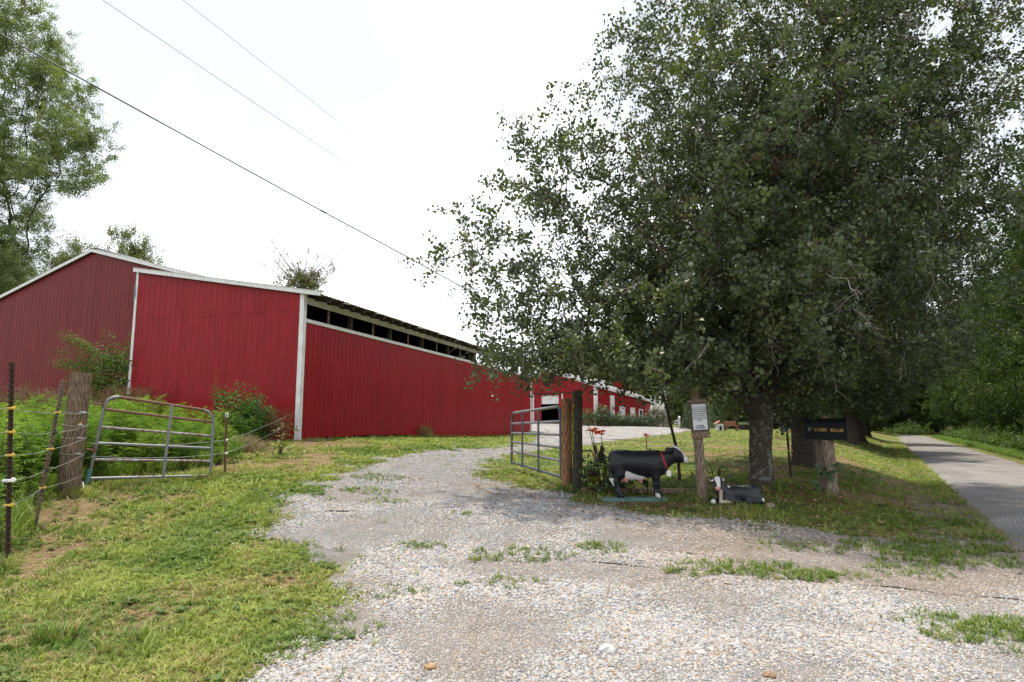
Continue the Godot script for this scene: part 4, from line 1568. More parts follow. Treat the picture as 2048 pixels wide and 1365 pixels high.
	put("body", sculpt(B, Vector3(-0.46, -0.03, -0.24), Vector3(0.92, 0.86, 0.24), 0.0115, 1.12, paint_cow), M.statue_paint, cow)
	# collar, strap end, hanging white tag, eyes
	var g := Geo.new()
	var c0 := Vector3(0.475, 0.578, 0)
	var cx := Vector3(0.37, -0.93, 0).normalized()
	for k in 24:
		var e0 := TAU * k / 24.0
		var e1 := TAU * (k + 1) / 24.0
		var p0 := c0 + cx * cos(e0) * 0.152 + Vector3.BACK * sin(e0) * 0.118
		var p1 := c0 + cx * cos(e1) * 0.152 + Vector3.BACK * sin(e1) * 0.118
		g.bar(p0, p1.lerp(p1 + (p1 - p0), 0.06), 0.034, 0.012, (p0 + p1) * 0.5 - c0, 0.002)
	build("collar", g, M.collar_red, cow)
	g = Geo.new()
	g.box(Transform3D(Basis(Vector3.BACK, -0.05), Vector3(0.555, 0.375, 0.03)), Vector3(0.068, 0.085, 0.006), 0.002)
	g.rod(Vector3(0.555, 0.415, 0.03), Vector3(0.54, 0.45, 0.02), 0.003, 5)
	build("hanging_tag", g, M.white_plastic, cow)
	for z in [0.068, -0.068]:
		g = Geo.new()
		g.lump(Vector3(0.71, 0.69, z * 1.12), Vector3(0.016, 0.014, 0.012), 0.0, rng)
		build("eye", g, M.black_plastic, cow)

	var calf := thing("calf_statue", "black and white calf statue lying down at the foot of the sign post", "statue", P(3.43, 0.372, 9.85))
	B.clear()
	add.call(-0.12, 0.13, 0, 0.24, 0.135, 0, 0.125, 0.125, BLACK)
	add.call(0.22, 0.14, 0, 0.29, 0.155, 0, 0.125, 0.115, BLACK)        # haunch
	add.call(0.20, 0.09, 0.07, 0.31, 0.08, 0.08, 0.09, 0.075, BLACK)
	add.call(0.14, 0.035, 0.14, 0.355, 0.03, 0.13, 0.028, 0.026, BLACK) # hind shank along the ground
	add.call(0.355, 0.03, 0.13, 0.385, 0.055, 0.11, 0.024, 0.028, WHITE)
	add.call(-0.16, 0.13, 0.02, -0.21, 0.19, 0.04, 0.115, 0.085, BLACK)
	add.call(-0.20, 0.08, 0.05, -0.10, 0.06, 0.1, 0.075, 0.05, BLACK)
	add.call(-0.21, 0.19, 0.04, -0.27, 0.315, 0.06, 0.08, 0.062, BLACK) # neck
	add.call(-0.285, 0.355, 0.075, -0.298, 0.285, 0.125, 0.052, 0.045, BLACK) # head turned to the lane
	add.call(-0.298, 0.285, 0.125, -0.306, 0.225, 0.16, 0.042, 0.037, BLACK)
	add.call(-0.325, 0.345, 0.07, -0.368, 0.33, 0.065, 0.018, 0.02, BLACK)
	add.call(-0.24, 0.35, 0.06, -0.19, 0.345, 0.05, 0.02, 0.024, BLACK)
	add.call(-0.262, 0.18, 0.13, -0.262, 0.04, 0.155, 0.021, 0.02, Color(0.44, 0.34, 0.27))
	add.call(-0.262, 0.03, 0.155, -0.13, 0.018, 0.16, 0.024, 0.016, Color(0.5, 0.44, 0.38))
	add.call(-0.30, 0.04, 0.06, -0.35, 0.03, 0.10, 0.036, 0.033, BLACK)
	add.call(-0.36, 0.028, 0.105, -0.375, 0.026, 0.11, 0.032, 0.03, WHITE)
	add.call(-0.13, 0.04, 0.13, 0.02, 0.03, 0.13, 0.04, 0.03, BLACK)
	var paint_calf := func(p: Vector3, c: Color) -> Color:
		if p.y > 0.2 and p.x < -0.22 and p.z > 0.04:
			if p.y < 0.245 and p.z > 0.15: return Color(0.55, 0.27, 0.24)
			if p.y < 0.262 and p.z > 0.15: return Color(0.6, 0.45, 0.41)
			if absf(p.x + 0.295) < lerpf(0.028, 0.046, clampf((p.y - 0.3) / 0.08, 0, 1)) and p.z > 0.09: return WHITE
		if p.y > 0.33 and (p.x < -0.35 or p.x > -0.195) and p.z > 0.06: return WHITE
		if p.y > 0.245 and p.x > -0.02 and p.x < 0.24 and p.z > -0.06 and spotted.get_noise_3d(p.x * 0.5, p.y, p.z) > -0.1: return Color(0.33, 0.32, 0.32)
		if p.y > 0.235 and p.x > -0.12 and p.x < -0.08: return WHITE
		if c == BLACK: return Color(0.022, 0.024, 0.03)
		return c
	put("body", sculpt(B, Vector3(-0.46, -0.03, -0.2), Vector3(0.48, 0.45, 0.24), 0.009, 1.0, paint_calf, 75.0), M.statue_paint, calf)
	for x in [-0.335, -0.252]:
		g = Geo.new()
		g.lump(Vector3(x, 0.318, 0.125), Vector3(0.008, 0.012, 0.011), 0.0, rng)
		build("eye", g, M.black_plastic, calf)

	# worn teal board under the cow, timber edging behind it
	var w := thing("worn_board", "worn teal painted board lying under the standing cow statue", "board", P(1.93, 0.40, 10.1))
	g = Geo.new()
	g.box(Transform3D(Basis(Vector3.UP, 0.04), Vector3(-0.02, -0.015, 0.02)), Vector3(1.06, 0.07, 0.34), 0.012)
	build("plank", g, M.worn_board, w)
	var e := thing("timber_edging", "long weathered timber edging lying behind the cow statue", "timber", G(2.2, 10.75))
	g = Geo.new()
	g.bar(Vector3(-1.05, 0.04, 0.0), Vector3(0.75, 0.03, 0.1), 0.1, 0.09, Vector3.UP, 0.012)
	build("beam", g, M.lumber, e)

func make_sign_and_mailbox() -> void:
	var t := thing("sign_post", "round wooden post carrying a framed white notice board", "sign", G(2.98, 10.0))
	var y0 := H(2.98, 10.0)
	wood_post(t, "post", Vector3(0.02, -0.3, 0), Vector3(-0.07, 2.14 - y0, 0), 0.078, M.grey_post, 31)
	var tilt := Basis(Vector3.BACK, 0.055)
	var c := Vector3(-0.035, 1.655 - y0, 0.105)
	var g := Geo.new()
	g.box(Transform3D(tilt, c), Vector3(0.285, 0.605, 0.03), 0.003)
	build("backing_board", g, M.board, t)
	g = Geo.new()
	for s in [-1.0, 1.0]:
		g.box(Transform3D(tilt, c + tilt * Vector3(s * 0.124, 0.03, 0.024)), Vector3(0.016, 0.425, 0.016))
		g.box(Transform3D(tilt, c + tilt * Vector3(0, 0.03 + s * 0.21, 0.0245)), Vector3(0.264, 0.018, 0.016))
	build("frame", g, M.black_plastic, t)
	g = Geo.new()
	g.box(Transform3D(tilt, c + tilt * Vector3(0, 0.03, 0.02)), Vector3(0.235, 0.41, 0.008))
	var face := build("sign_face", g, M.sign_white, t)
	g = Geo.new()
	g.box(Transform3D(tilt, c + tilt * Vector3(0, 0.172, 0.026)), Vector3(0.232, 0.005, 0.004))
	build("rule", g, M.black, face)
	var row := 0.146
	for a in [["We are too broke", 0.031, 0.031], ["to buy anything.", 0.031, 0.038], ["We know who we", 0.031, 0.031], ["are voting for.", 0.031, 0.038], ["We have found", 0.031, 0.031], ["Jesus.", 0.031, 0.088], ["PLEASE", 0.033, 0.032], ["GO AWAY!", 0.033, 0.03]]:
		text(face, a[0], c + tilt * Vector3(0, row, 0.026), Vector3.BACK, a[1], M.black, false, a[0] == a[0].to_upper(), 0.055)
		row -= a[2]

	# mailbox on a grey post
	var md := 11.35
	var mx := 5.62
	var post := thing("mailbox_post", "stout grey square timber post under the black mailbox", "post", G(mx, md))
	var my := H(mx, md)
	g = Geo.new()
	g.bar(Vector3(0.03, -0.3, 0), Vector3(-0.02, 1.29 - my, 0), 0.24, 0.24, Vector3(0.25, 0, 1), 0.02)
	build("shaft", g, M.grey_post, post)
	var box := thing("mailbox", "black mailbox with gold lettering reading 27 BISHOP HOLLOW", "mailbox", P(mx + 0.015, 1.293, md))
	var turn := Basis(Vector3.UP, -0.44) * Basis(Vector3.BACK, -0.02)
	g = Geo.new()
	# half-round body swept along its length
	var prof := PackedVector2Array()
	prof.append(Vector2(-0.135, 0.0))
	for k in 15:
		var a := PI - PI * k / 14.0
		prof.append(Vector2(cos(a) * 0.135, 0.255 + sin(a) * 0.125))
	prof.append(Vector2(0.135, 0.0))
	var hl := 0.325
	for i in prof.size():
		var p := prof[i]
		var q := prof[(i + 1) % prof.size()]
		var o := Vector3(0, (p.y + q.y) * 0.5 - 0.19, (p.x + q.x) * 0.5)
		g.quad_out(turn * Vector3(-hl, p.y, p.x), turn * Vector3(hl, p.y, p.x), turn * Vector3(hl, q.y, q.x), turn * Vector3(-hl, q.y, q.x), turn * o)
	build("body", g, M.mailbox_black, box)
	for s in [-1.0, 1.0]:
		g = Geo.new()
		for i in prof.size():
			var p := prof[i] * 1.03
			var q := prof[(i + 1) % prof.size()] * 1.03
			g.tri_out(turn * Vector3(s * (hl + 0.012), 0.19, 0), turn * Vector3(s * (hl + 0.012), p.y, p.x), turn * Vector3(s * (hl + 0.012), q.y, q.x), turn * Vector3(s, 0, 0))
			g.quad_out(turn * Vector3(s * (hl + 0.012), p.y, p.x), turn * Vector3(s * (hl + 0.012), q.y, q.x), turn * Vector3(s * (hl - 0.03), q.y, q.x), turn * Vector3(s * (hl - 0.03), p.y, p.x), turn * Vector3(0, (p.y + q.y) * 0.5 - 0.19, (p.x + q.x) * 0.5))
		build("door" if s > 0 else "end_cap", g, M.mailbox_black, box)
	var out := turn * Vector3.BACK
	for a in [["27", -0.272, M.pale_letter], ["BISHOP", -0.165, M.gold_letter], ["HOLLOW", 0.09, M.gold_letter]]:
		for i in a[0].length():
			var x: float = a[1] + i * 0.0345
			text(box, a[0][i], turn * Vector3(x, 0.171 - x * 0.02, 0.138), out, 0.078, a[2], true, true, -0.02, 0.5)
	var cone := thing("pine_cone", "small dry brown cone cluster lying on the mailbox top", "cone", P(mx + 0.005, 1.66, md))
	g = Geo.new()
	var r := RandomNumberGenerator.new()
	r.seed = 3
	for k in 26:
		var a := r.randf() * TAU
		var q := Vector3(cos(a) * 0.06 * r.randf(), r.randf_range(0.0, 0.075), sin(a) * 0.05 * r.randf())
		g.box(Transform3D(Basis(Vector3(r.randf() - 0.5, r.randf() - 0.5, r.randf() - 0.5).normalized(), r.randf() * 3.0), q), Vector3(0.034, 0.006, 0.022))
	build("scales", g, M.board, cone)

# ---------------------------------------------------------------- trees
func leaf(g: Geo, base: Vector3, dir: Vector3, up: Vector3, length: float, w: float, fold: float) -> void:
	var side := dir.cross(up).normalized()
	var nn := side.cross(dir).normalized()
	var pts := [[0.0, 0.0], [0.25, 0.42], [0.55, 0.46], [0.82, 0.24], [1.0, 0.0]]
	for s in [-1.0, 1.0]:
		for i in 4:
			var a0: Array = pts[i]
			var a1: Array = pts[i + 1]
			var m0: Vector3 = base + dir * length * a0[0] - nn * length * 0.18 * a0[0] * a0[0]
			var m1: Vector3 = base + dir * length * a1[0] - nn * length * 0.18 * a1[0] * a1[0]
			var e0: Vector3 = m0 + side * s * w * a0[1] + nn * fold * w * a0[1]
			var e1: Vector3 = m1 + side * s * w * a1[1] + nn * fold * w * a1[1]
			if i == 0:
				g.tri_out(m0, m1, e1, nn)
			elif i == 3:
				g.tri_out(m0, m1, e0, nn)
			else:
				g.quad_out(m0, m1, e1, e0, nn)

func simple_leaf(g: Geo, base: Vector3, dir: Vector3, up: Vector3, length: float, w: float) -> void:
	var side := dir.cross(up).normalized()
	var nn := side.cross(dir).normalized()
	var m := base + dir * length * 0.45 - nn * length * 0.06
	var tip := base + dir * length - nn * length * 0.12
	for s in [-1.0, 1.0]:
		var e: Vector3 = base + dir * length * 0.4 + side * s * w * 0.5 + nn * w * 0.1
		g.tri_out(base, m, e, nn)
		g.tri_out(m, tip, e, nn)

# a leafy twig running along +y; leaves alternate and hang
func shoot(seed_: int, length: float, count: int, ll: float, lw: float, detailed: bool, hang: float) -> ArrayMesh:
	var g := Geo.new()
	var r := RandomNumberGenerator.new()
	r.seed = seed_
	var pts := PackedVector3Array()
	var rad := PackedFloat32Array()
	for i in 4:
		pts.append(Vector3(r.randf_range(-0.03, 0.03) * i * length, length * i / 3.0, r.randf_range(-0.03, 0.03) * i * length))
		rad.append(lerpf(0.0035, 0.0015, i / 3.0))
	g.col = Color(1.0, 0.62, 1.0)
	g.tube(pts, rad, 3, false)
	for i in count:
		var f := (i + 0.6) / count
		var a := i * 2.4 + r.randf_range(-0.5, 0.5)
		var base := pts[0].lerp(pts[3], f)
		var out := Vector3(cos(a), r.randf_range(-0.2, 0.7), sin(a))
		out = (out + Vector3(r.randf_range(-0.3, 0.3), -hang * r.randf(), r.randf_range(-0.3, 0.3))).normalized()
		var up := Vector3(r.randf_range(-0.7, 0.7), 1.0, r.randf_range(-0.7, 0.7)).normalized()
		var v := r.randf_range(0.75, 1.2)
		g.col = Color(v, v, v * r.randf_range(0.8, 1.15))
		var s := r.randf_range(0.7, 1.15)
		var stalk := base + out * ll * 0.3
		if detailed:
			leaf(g, stalk, out, up, ll * s, lw * s, r.randf_range(0.1, 0.45))
		else:
			simple_leaf(g, stalk, out, up, ll * s, lw * s)
	return g.mesh()

func bare_twig(seed_: int) -> ArrayMesh:
	var g := Geo.new()
	var r := RandomNumberGenerator.new()
	r.seed = seed_
	var p := Vector3.ZERO
	var pts := PackedVector3Array([p])
	var rad := PackedFloat32Array([0.0042])
	for i in 6:
		p += Vector3(r.randf_range(-0.06, 0.06), 0.14, r.randf_range(-0.06, 0.06))
		pts.append(p)
		rad.append(0.004 - i * 0.00045)
	g.tube(pts, rad, 4, false)
	for i in range(1, 6):
		var d := Vector3(r.randf_range(-1, 1), 0.7, r.randf_range(-1, 1)).normalized() * r.randf_range(0.08, 0.3)
		g.tube(PackedVector3Array([pts[i], pts[i] + d * 0.5 + Vector3(0.01, 0, 0.01), pts[i] + d]), PackedFloat32Array([0.0028, 0.0022, 0.0016]), 3, false)
	return g.mesh()

# The limbs grow by joining points spread through the crown to the nearest limb, nearest points first.
# stem: polyline of the trunk; lobes: [centre, radii, weight]; returns {p, up (parent), r, kids}
func skeleton(stem: PackedVector3Array, lobes: Array, count: int, seed_: int, tip: float, shell: float, thrift := 0.3) -> Dictionary:
	var r := RandomNumberGenerator.new()
	r.seed = seed_
	var total := 0.0
	for l in lobes:
		total += l[1].x * l[1].y * l[1].z * l[2]
	var pts := []
	for l in lobes:
		var n := int(count * l[1].x * l[1].y * l[1].z * l[2] / total)
		for i in n:
			var v := Vector3(r.randfn(), r.randfn(), r.randfn()).normalized() * pow(r.randf(), shell)
			pts.append(l[0] + v * l[1])
	var fork := stem[stem.size() - 1]
	pts.sort_custom(func(a, b): return a.distance_squared_to(fork) < b.distance_squared_to(fork))
	var p := PackedVector3Array()
	var par := PackedInt32Array()
	var path := PackedFloat32Array()
	for i in stem.size():
		p.append(stem[i])
		par.append(i - 1)
		path.append(0.0)
	var first := stem.size() - 2
	for q in pts:
		var best := 1e9
		var bi := first
		for i in range(first, p.size()):
			var c: float = p[i].distance_to(q) + thrift * path[i]
			if c < best:
				best = c
				bi = i
		var gap: float = p[bi].distance_to(q)
		if gap < 0.09:
			continue
		p.append(q)
		par.append(bi)
		path.append(path[bi] + gap)
	var acc := PackedFloat32Array()
	acc.resize(p.size())
	var kids := PackedInt32Array()
	kids.resize(p.size())
	for i in range(p.size() - 1, 0, -1):
		if kids[i] == 0:
			acc[i] = pow(tip, 2.35)
		kids[par[i]] += 1
		acc[par[i]] += acc[i]
	var rad := PackedFloat32Array()
	for i in p.size():
		rad.append(pow(acc[i], 1.0 / 2.35))
	return {"p": p, "up": par, "r": rad, "kids": kids, "stem": stem.size()}

func limbs(sk: Dictionary, g: Geo, from: int, thin := 0.0) -> void:
	var p: PackedVector3Array = sk.p
	var up: PackedInt32Array = sk.up
	var rad: PackedFloat32Array = sk.r
	for i in range(maxi(from, 1), p.size()):
		if rad[i] < thin:
			continue
		var a := p[up[i]]
		var b := p[i]
		var back := up[up[i]] if up[i] > 0 else -1
		var t0 := (a - p[back]).normalized() if back >= 0 else Vector3.UP
		var l := a.distance_to(b)
		var straight := (b - a).normalized()
		var t1 := (t0 * 0.55 + straight).normalized()
		var steps := 4 if rad[i] > 0.02 else 3
		var pts := PackedVector3Array()
		var rr := PackedFloat32Array()
		var r0 := minf(rad[up[i]] * 0.92, rad[i] * 1.5)
		for k in steps + 1:
			var f := k / float(steps)
			var c := a + t1 * l * 0.45
			pts.append(a.lerp(c, f).lerp(c.lerp(b, f), f))
			rr.append(lerpf(r0, rad[i], f))
		g.tube(pts, rr, 9 if rad[i] > 0.06 else (6 if rad[i] > 0.02 else 4), false)

func trunk_shape(g: Geo, stem: PackedVector3Array, r0: float, r1: float, seed_: int) -> void:
	var r := RandomNumberGenerator.new()
	r.seed = seed_
	var pts := PackedVector3Array()
	var curve := Curve3D.new()
	for q in stem:
		curve.add_point(q)
	var n := 14
	var sides := 20
	var k0 := g.v.size()
	var lump := []
	for s in sides:
		lump.append(r.randf_range(-0.06, 0.07))
	for i in n + 1:
		var f := i / float(n)
		var c := curve.sample_baked(curve.get_baked_length() * f)
		var rr := lerpf(r0, r1, pow(f, 0.7)) * (1.0 + 0.5 * exp(-f * 9.0))
		for s in sides:
			var a := TAU * s / sides
			var q: float = rr * (1.0 + lump[s] * (1.0 + 2.0 * exp(-f * 8.0)) + 0.035 * sin(s * 2.0 + i * 1.1))
			g.v.append(c + Vector3(cos(a) * q, 0, sin(a) * q))
			g.n.append(Vector3(cos(a), 0.05, sin(a)).normalized())
			g.c.append(Color(1, 1, 1) * r.randf_range(0.85, 1.1))
	for i in n:
		for s in sides:
			var a := k0 + i * sides + s
			var b := k0 + i * sides + (s + 1) % sides
			g.ix.append_array(PackedInt32Array([a, b, a + sides, b, b + sides, a + sides]))

# the near trunk: ridged bark, with patches of pale lichen where the photograph has them
func hero_trunk(g: Geo, stem: PackedVector3Array, r0: float, r1: float) -> void:
	var ridge := FastNoiseLite.new()
	ridge.seed = 12
	ridge.frequency = 9.0
	ridge.fractal_type = FastNoiseLite.FRACTAL_RIDGED
	ridge.fractal_octaves = 3
	var spots := FastNoiseLite.new()
	spots.seed = 44
	spots.frequency = 6.5
	spots.fractal_octaves = 4
	var curve := Curve3D.new()
	for q in stem:
		curve.add_point(q)
	var n := 90
	var sides := 72
	for i in n + 1:
		var f := i / float(n)
		var c := curve.sample_baked(curve.get_baked_length() * f)
		var rr := lerpf(r0, r1, pow(f, 0.7)) * (1.0 + 0.42 * exp(-f * 9.0))
		for s in sides:
			var a := TAU * s / sides
			var p := Vector3(cos(a) * rr, c.y, sin(a) * rr)
			var flute := 0.05 * exp(-f * 5.0) * sin(a * 5.0 + 0.7) + 0.02 * sin(a * 3.0)
			var q: float = rr * (1.0 + flute) + ridge.get_noise_3d(p.x, p.y * 0.28, p.z) * 0.014
			var lich := spots.get_noise_3d(p.x, p.y * 0.8, p.z) + 0.35 * spots.get_noise_3d(p.x * 4.0 + 7.0, p.y * 4.0, p.z * 4.0)
			g.v.append(c + Vector3(cos(a) * q, 0, sin(a) * q))
			g.c.append(Color(0.95, 0.98, 1.0) if lich > 0.27 else Color(0.40, 0.315, 0.27) * (1.0 + 0.3 * lich))
	for i in n + 1:
		for s in sides:
			var l := g.v[i * sides + (s + sides - 1) % sides]
			var rgt := g.v[i * sides + (s + 1) % sides]
			var d := g.v[maxi(i - 1, 0) * sides + s]
			var u := g.v[mini(i + 1, n) * sides + s]
			var nn := (rgt - l).cross(u - d).normalized()
			if nn.dot(Vector3(cos(TAU * s / sides), 0, sin(TAU * s / sides))) < 0.0:
				nn = -nn
			g.n.append(nn)
	for i in n:
		for s in sides:
			var a := i * sides + s
			var b := i * sides + (s + 1) % sides
			g.ix.append_array(PackedInt32Array([a, b, a + sides, b, b + sides, a + sides]))

var crown_mat := "leaf"

# leaves of a crown: twigs set on the thin limbs
func crown(sk: Dictionary, meshes: Array, parent: Node, per: int, reach: float, seed_: int, tints: Array, size := 1.0, droop := 0.5, thick := 0.03) -> void:
	var r := RandomNumberGenerator.new()
	r.seed = seed_
	var p: PackedVector3Array = sk.p
	var up: PackedInt32Array = sk.up
	var rad: PackedFloat32Array = sk.r
	var mid := Vector3.ZERO
	for q in p:
		mid += q
	mid /= p.size()
	var bufs := []
	for m in meshes:
		bufs.append(PackedFloat32Array())
	var n := 0
	for i in range(int(sk.stem), p.size()):
		if rad[i] > thick:
			continue
		var clump := r.randf_range(0.8, 1.15)
		var which := r.randf()
		for k in per:
			var a := p[up[i]].lerp(p[i], r.randf_range(0.25, 1.0)) + Vector3(r.randfn(), r.randfn() * 0.7, r.randfn()) * reach
			var dir := (a - mid).normalized() * 0.6 + Vector3(r.randfn(), r.randfn() - droop, r.randfn()) * 0.7
			dir = dir.normalized()
			var x := dir.cross(Vector3(r.randfn(), r.randfn(), r.randfn())).normalized()
			var s := size * r.randf_range(0.75, 1.25)
			var c: Color = tints[0].lerp(tints[1], clampf(which + r.randfn(0, 0.25), 0, 1)) * clump
			add_copy(bufs[n % meshes.size()], Basis(x, dir, x.cross(dir)).scaled(Vector3(s, s, s)), a, c)
			n += 1
	for k in meshes.size():
		scatter("crown", meshes[k], M[crown_mat], bufs[k], parent)

func tree(called: String, label: String, at: Vector3, stem: PackedVector3Array, lobes: Array, count: int, seed_: int, tip: float, r0: float, r1: float, meshes: Array, per: int, reach: float, tints: Array, group: String, size := 1.0, droop := 0.5, shell := 0.5, thin := 0.0) -> Node3D:
	var t := thing(called, label, "tree", at, group)
	var sk := skeleton(stem, lobes, count, seed_, tip, shell)
	var g := Geo.new()
	trunk_shape(g, stem, r0, r1, seed_)
	build("trunk", g, M.bark, t)
	g = Geo.new()
	limbs(sk, g, stem.size(), thin)
	build("limbs", g, M.bark, t)
	crown(sk, meshes, t, per, reach, seed_ + 1, tints, size, droop)
	t.set_meta("sk", 0)
	t.remove_meta("sk")
	return t

func copy(o: Node3D, at: Vector3, turn: float, size: Vector3, label: String, called := "") -> Node3D:
	var c: Node3D = o.duplicate()
	c.name = numbered(called if called else String(o.name).rstrip("_0123456789"))
	add_child(c)
	c.position = at
	c.rotation.y = turn
	c.scale = size
	c.set_meta("label", label)
	return c

func make_trees() -> void:
	var r := RandomNumberGenerator.new()
	r.seed = 4242
	# --- the broad tree over the statues
	var base := G(4.42, 11.3, -0.1)
	var near_meshes := [shoot(1, 0.34, 11, 0.071, 0.056, true, 1.0), shoot(2, 0.30, 10, 0.068, 0.054, true, 1.2), shoot(3, 0.40, 12, 0.074, 0.057, true, 0.8)]
	var o := base
	var L := func(x: float, y: float, d: float) -> Vector3: return P(x, y, d) - o
	var stem := PackedVector3Array([Vector3.ZERO, Vector3(0.0, 0.7, 0.02), Vector3(0.05, 1.35, 0), Vector3(0.03, 1.75, 0)])
	var lobes := [
		[L.call(0.75, 5.9, 11.0), Vector3(1.2, 1.8, 1.4), 1.0], [L.call(0.1, 4.5, 10.6), Vector3(1.75, 1.35, 1.5), 0.8], [L.call(0.9, 3.2, 10.5), Vector3(1.7, 0.95, 1.5), 1.35], [L.call(0.3, 2.65, 9.9), Vector3(1.15, 0.6, 0.9), 1.6],
		[L.call(2.3, 4.2, 10.8), Vector3(1.6, 1.8, 2.0), 1.0], [L.call(4.6, 6.6, 11.3), Vector3(3.3, 4.4, 3.4), 1.0], [L.call(4.2, 3.6, 10.7), Vector3(3.1, 1.6, 2.8), 1.4],
		[L.call(8.0, 7.6, 11.3), Vector3(2.8, 2.9, 2.6), 0.75], [L.call(7.0, 4.5, 11.4), Vector3(2.2, 2.0, 2.2), 1.0], [L.call(2.1, 2.6, 9.8), Vector3(1.7, 0.6, 1.3), 2.3], [L.call(4.6, 3.0, 10.4), Vector3(2.8, 0.6, 2.2), 0.8], [L.call(6.6, 9.6, 11.0), Vector3(3.0, 2.2, 2.6), 0.7]]
	var t := thing("spreading_tree", "broad spreading tree with lichen-patched trunk right of the notice post", "tree", base, "trees along the lane")
	var sk := skeleton(stem, lobes, 2600, 21, 0.0062, 0.55, 0.22)
	var g := Geo.new()
	hero_trunk(g, stem, 0.172, 0.195)
	var trunk := build("trunk", g, M.lichen_bark, t)
	g = Geo.new()
	limbs(sk, g, stem.size())
	for q in [[Vector3(0, 1.35, 0.05), Vector3(-0.5, 1.85, 0.18), Vector3(-1.25, 2.3, 0.3), Vector3(-2.3, 2.75, 0.4)], [Vector3(0.05, 1.4, 0), Vector3(0.35, 2.1, 0.1), Vector3(0.8, 3.1, 0.1), Vector3(1.5, 4.6, 0.0)], [Vector3(0, 1.4, 0), Vector3(-0.15, 2.3, -0.1), Vector3(-0.5, 3.6, -0.1), Vector3(-1.0, 5.2, 0.0)]]:
		g.tube(PackedVector3Array(q), PackedFloat32Array([0.15, 0.115, 0.085, 0.045]), 10, false)
	build("limbs", g, M.bark, t)
	crown(sk, near_meshes, t, 6, 0.14, 8, [Color(0.068, 0.098, 0.050), Color(0.135, 0.158, 0.066)], 1.0, 0.6, 0.026)
	# bare pale twigs hanging in the crown
	var buf := PackedFloat32Array()
	for i in 1100:
		var k := r.randi_range(stem.size(), sk.p.size() - 1)
		if sk.r[k] > 0.03 or sk.p[k].y + base.y < 2.7: continue
		var d := Vector3(r.randfn() * 0.8, -0.7 + r.randfn() * 0.5, r.randfn() * 0.8 + 0.3).normalized()
		var x := d.cross(Vector3(r.randfn(), 0.2, r.randfn())).normalized()
		var s := r.randf_range(0.5, 1.25)
		add_copy(buf, Basis(x, d, x.cross(d)).scaled(Vector3(s, s, s)), sk.p[k], Color(1, 1, 1) * r.randf_range(0.6, 1.2))
	scatter("bare_twigs", bare_twig(7), M.twig, buf, t)
	# brown dead leaf clumps caught in the crown
	buf = PackedFloat32Array()
	for c in [[2.75, 4.75, 9.9, 0.25, 26], [1.95, 6.3, 10.3, 0.18, 10], [4.0, 5.6, 9.0, 0.2, 8]]:
		for i in int(c[4]):
			var d := Vector3(r.randfn(), r.randfn(), r.randfn()).normalized()
			var x := d.cross(Vector3.UP).normalized()
			add_copy(buf, Basis(x, d, x.cross(d)).scaled(Vector3(0.8, 0.8, 0.8)), L.call(c[0] + r.randfn(0, c[3]), c[1] + r.randfn(0, c[3] * 1.3), c[2] + r.randfn(0, c[3])), Color(0.075, 0.04, 0.028))
	scatter("dead_leaves", near_meshes[0], M.leaf, buf, t)

	# --- the rest of the row along the lane
	var lane_tints := [Color(0.045, 0.068, 0.028), Color(0.085, 0.11, 0.04)]
	var row_meshes := [shoot(11, 0.42, 12, 0.10, 0.08, false, 0.9), shoot(12, 0.36, 11, 0.10, 0.08, false, 1.1)]
	stem = PackedVector3Array([Vector3.ZERO, Vector3(-0.02, 0.8, 0), Vector3(0.03, 1.5, 0)])
	lobes = [[Vector3(0, 5.4, 0), Vector3(3.6, 4.3, 3.4), 1.0], [Vector3(0.4, 3.0, 0.6), Vector3(3.1, 1.4, 2.8), 1.4], [Vector3(2.2, 6.6, -0.6), Vector3(2.6, 2.8, 2.6), 0.8]]
	var row := tree("spreading_tree", "dark trunked second tree of the row right behind the mailbox", G(7.03, 15.2, -0.1), stem, lobes, 1100, 33, 0.0075, 0.25, 0.27, row_meshes, 7, 0.22, lane_tints, "trees along the lane")
	copy(row, G(15.2, 28.3, -0.1), 1.9, Vector3(0.95, 1.0, 0.95), "third tree of the row along the lane, right of the mailbox", "spreading_tree")
	copy(row, G(18.16, 33.1, -0.1), 3.7, Vector3(1.1, 1.05, 1.1), "fourth tree of the row along the lane, behind the third trunk", "spreading_tree")
	copy(row, G(25.5, 45.5, -0.1), 5.0, Vector3(1.1, 1.1, 1.1), "farthest tree of the row along the lane, before the bend", "spreading_tree")
	# the row goes on beside and behind the camera, out of the picture, no further trees are shown there

	# --- wood on the far side of the lane
	crown_mat = "wood_leaf"
	var wood_meshes := [shoot(21, 0.6, 14, 0.16, 0.12, false, 0.8), shoot(22, 0.5, 13, 0.15, 0.12, false, 0.9)]
	var wood_tints := [Color(0.04, 0.075, 0.022), Color(0.10, 0.145, 0.04)]
	stem = PackedVector3Array([Vector3.ZERO, Vector3(0.05, 1.6, 0), Vector3(-0.05, 3.4, 0.05)])
	var w1 := tree("forest_tree", "tall broadleaf forest tree nearest the right edge of the picture", Vector3.ZERO, stem, [[Vector3(0, 8.5, 0), Vector3(3.6, 6.0, 3.6), 1.0], [Vector3(-0.8, 4.6, 0.5), Vector3(3.6, 3.2, 3.4), 1.3], [Vector3(-1.6, 2.0, 0.6), Vector3(2.6, 1.7, 2.6), 1.2]], 620, 41, 0.012, 0.24, 0.2, wood_meshes, 8, 0.36, wood_tints, "wood beyond the lane", 1.0, 0.5, 0.5, 0.02)
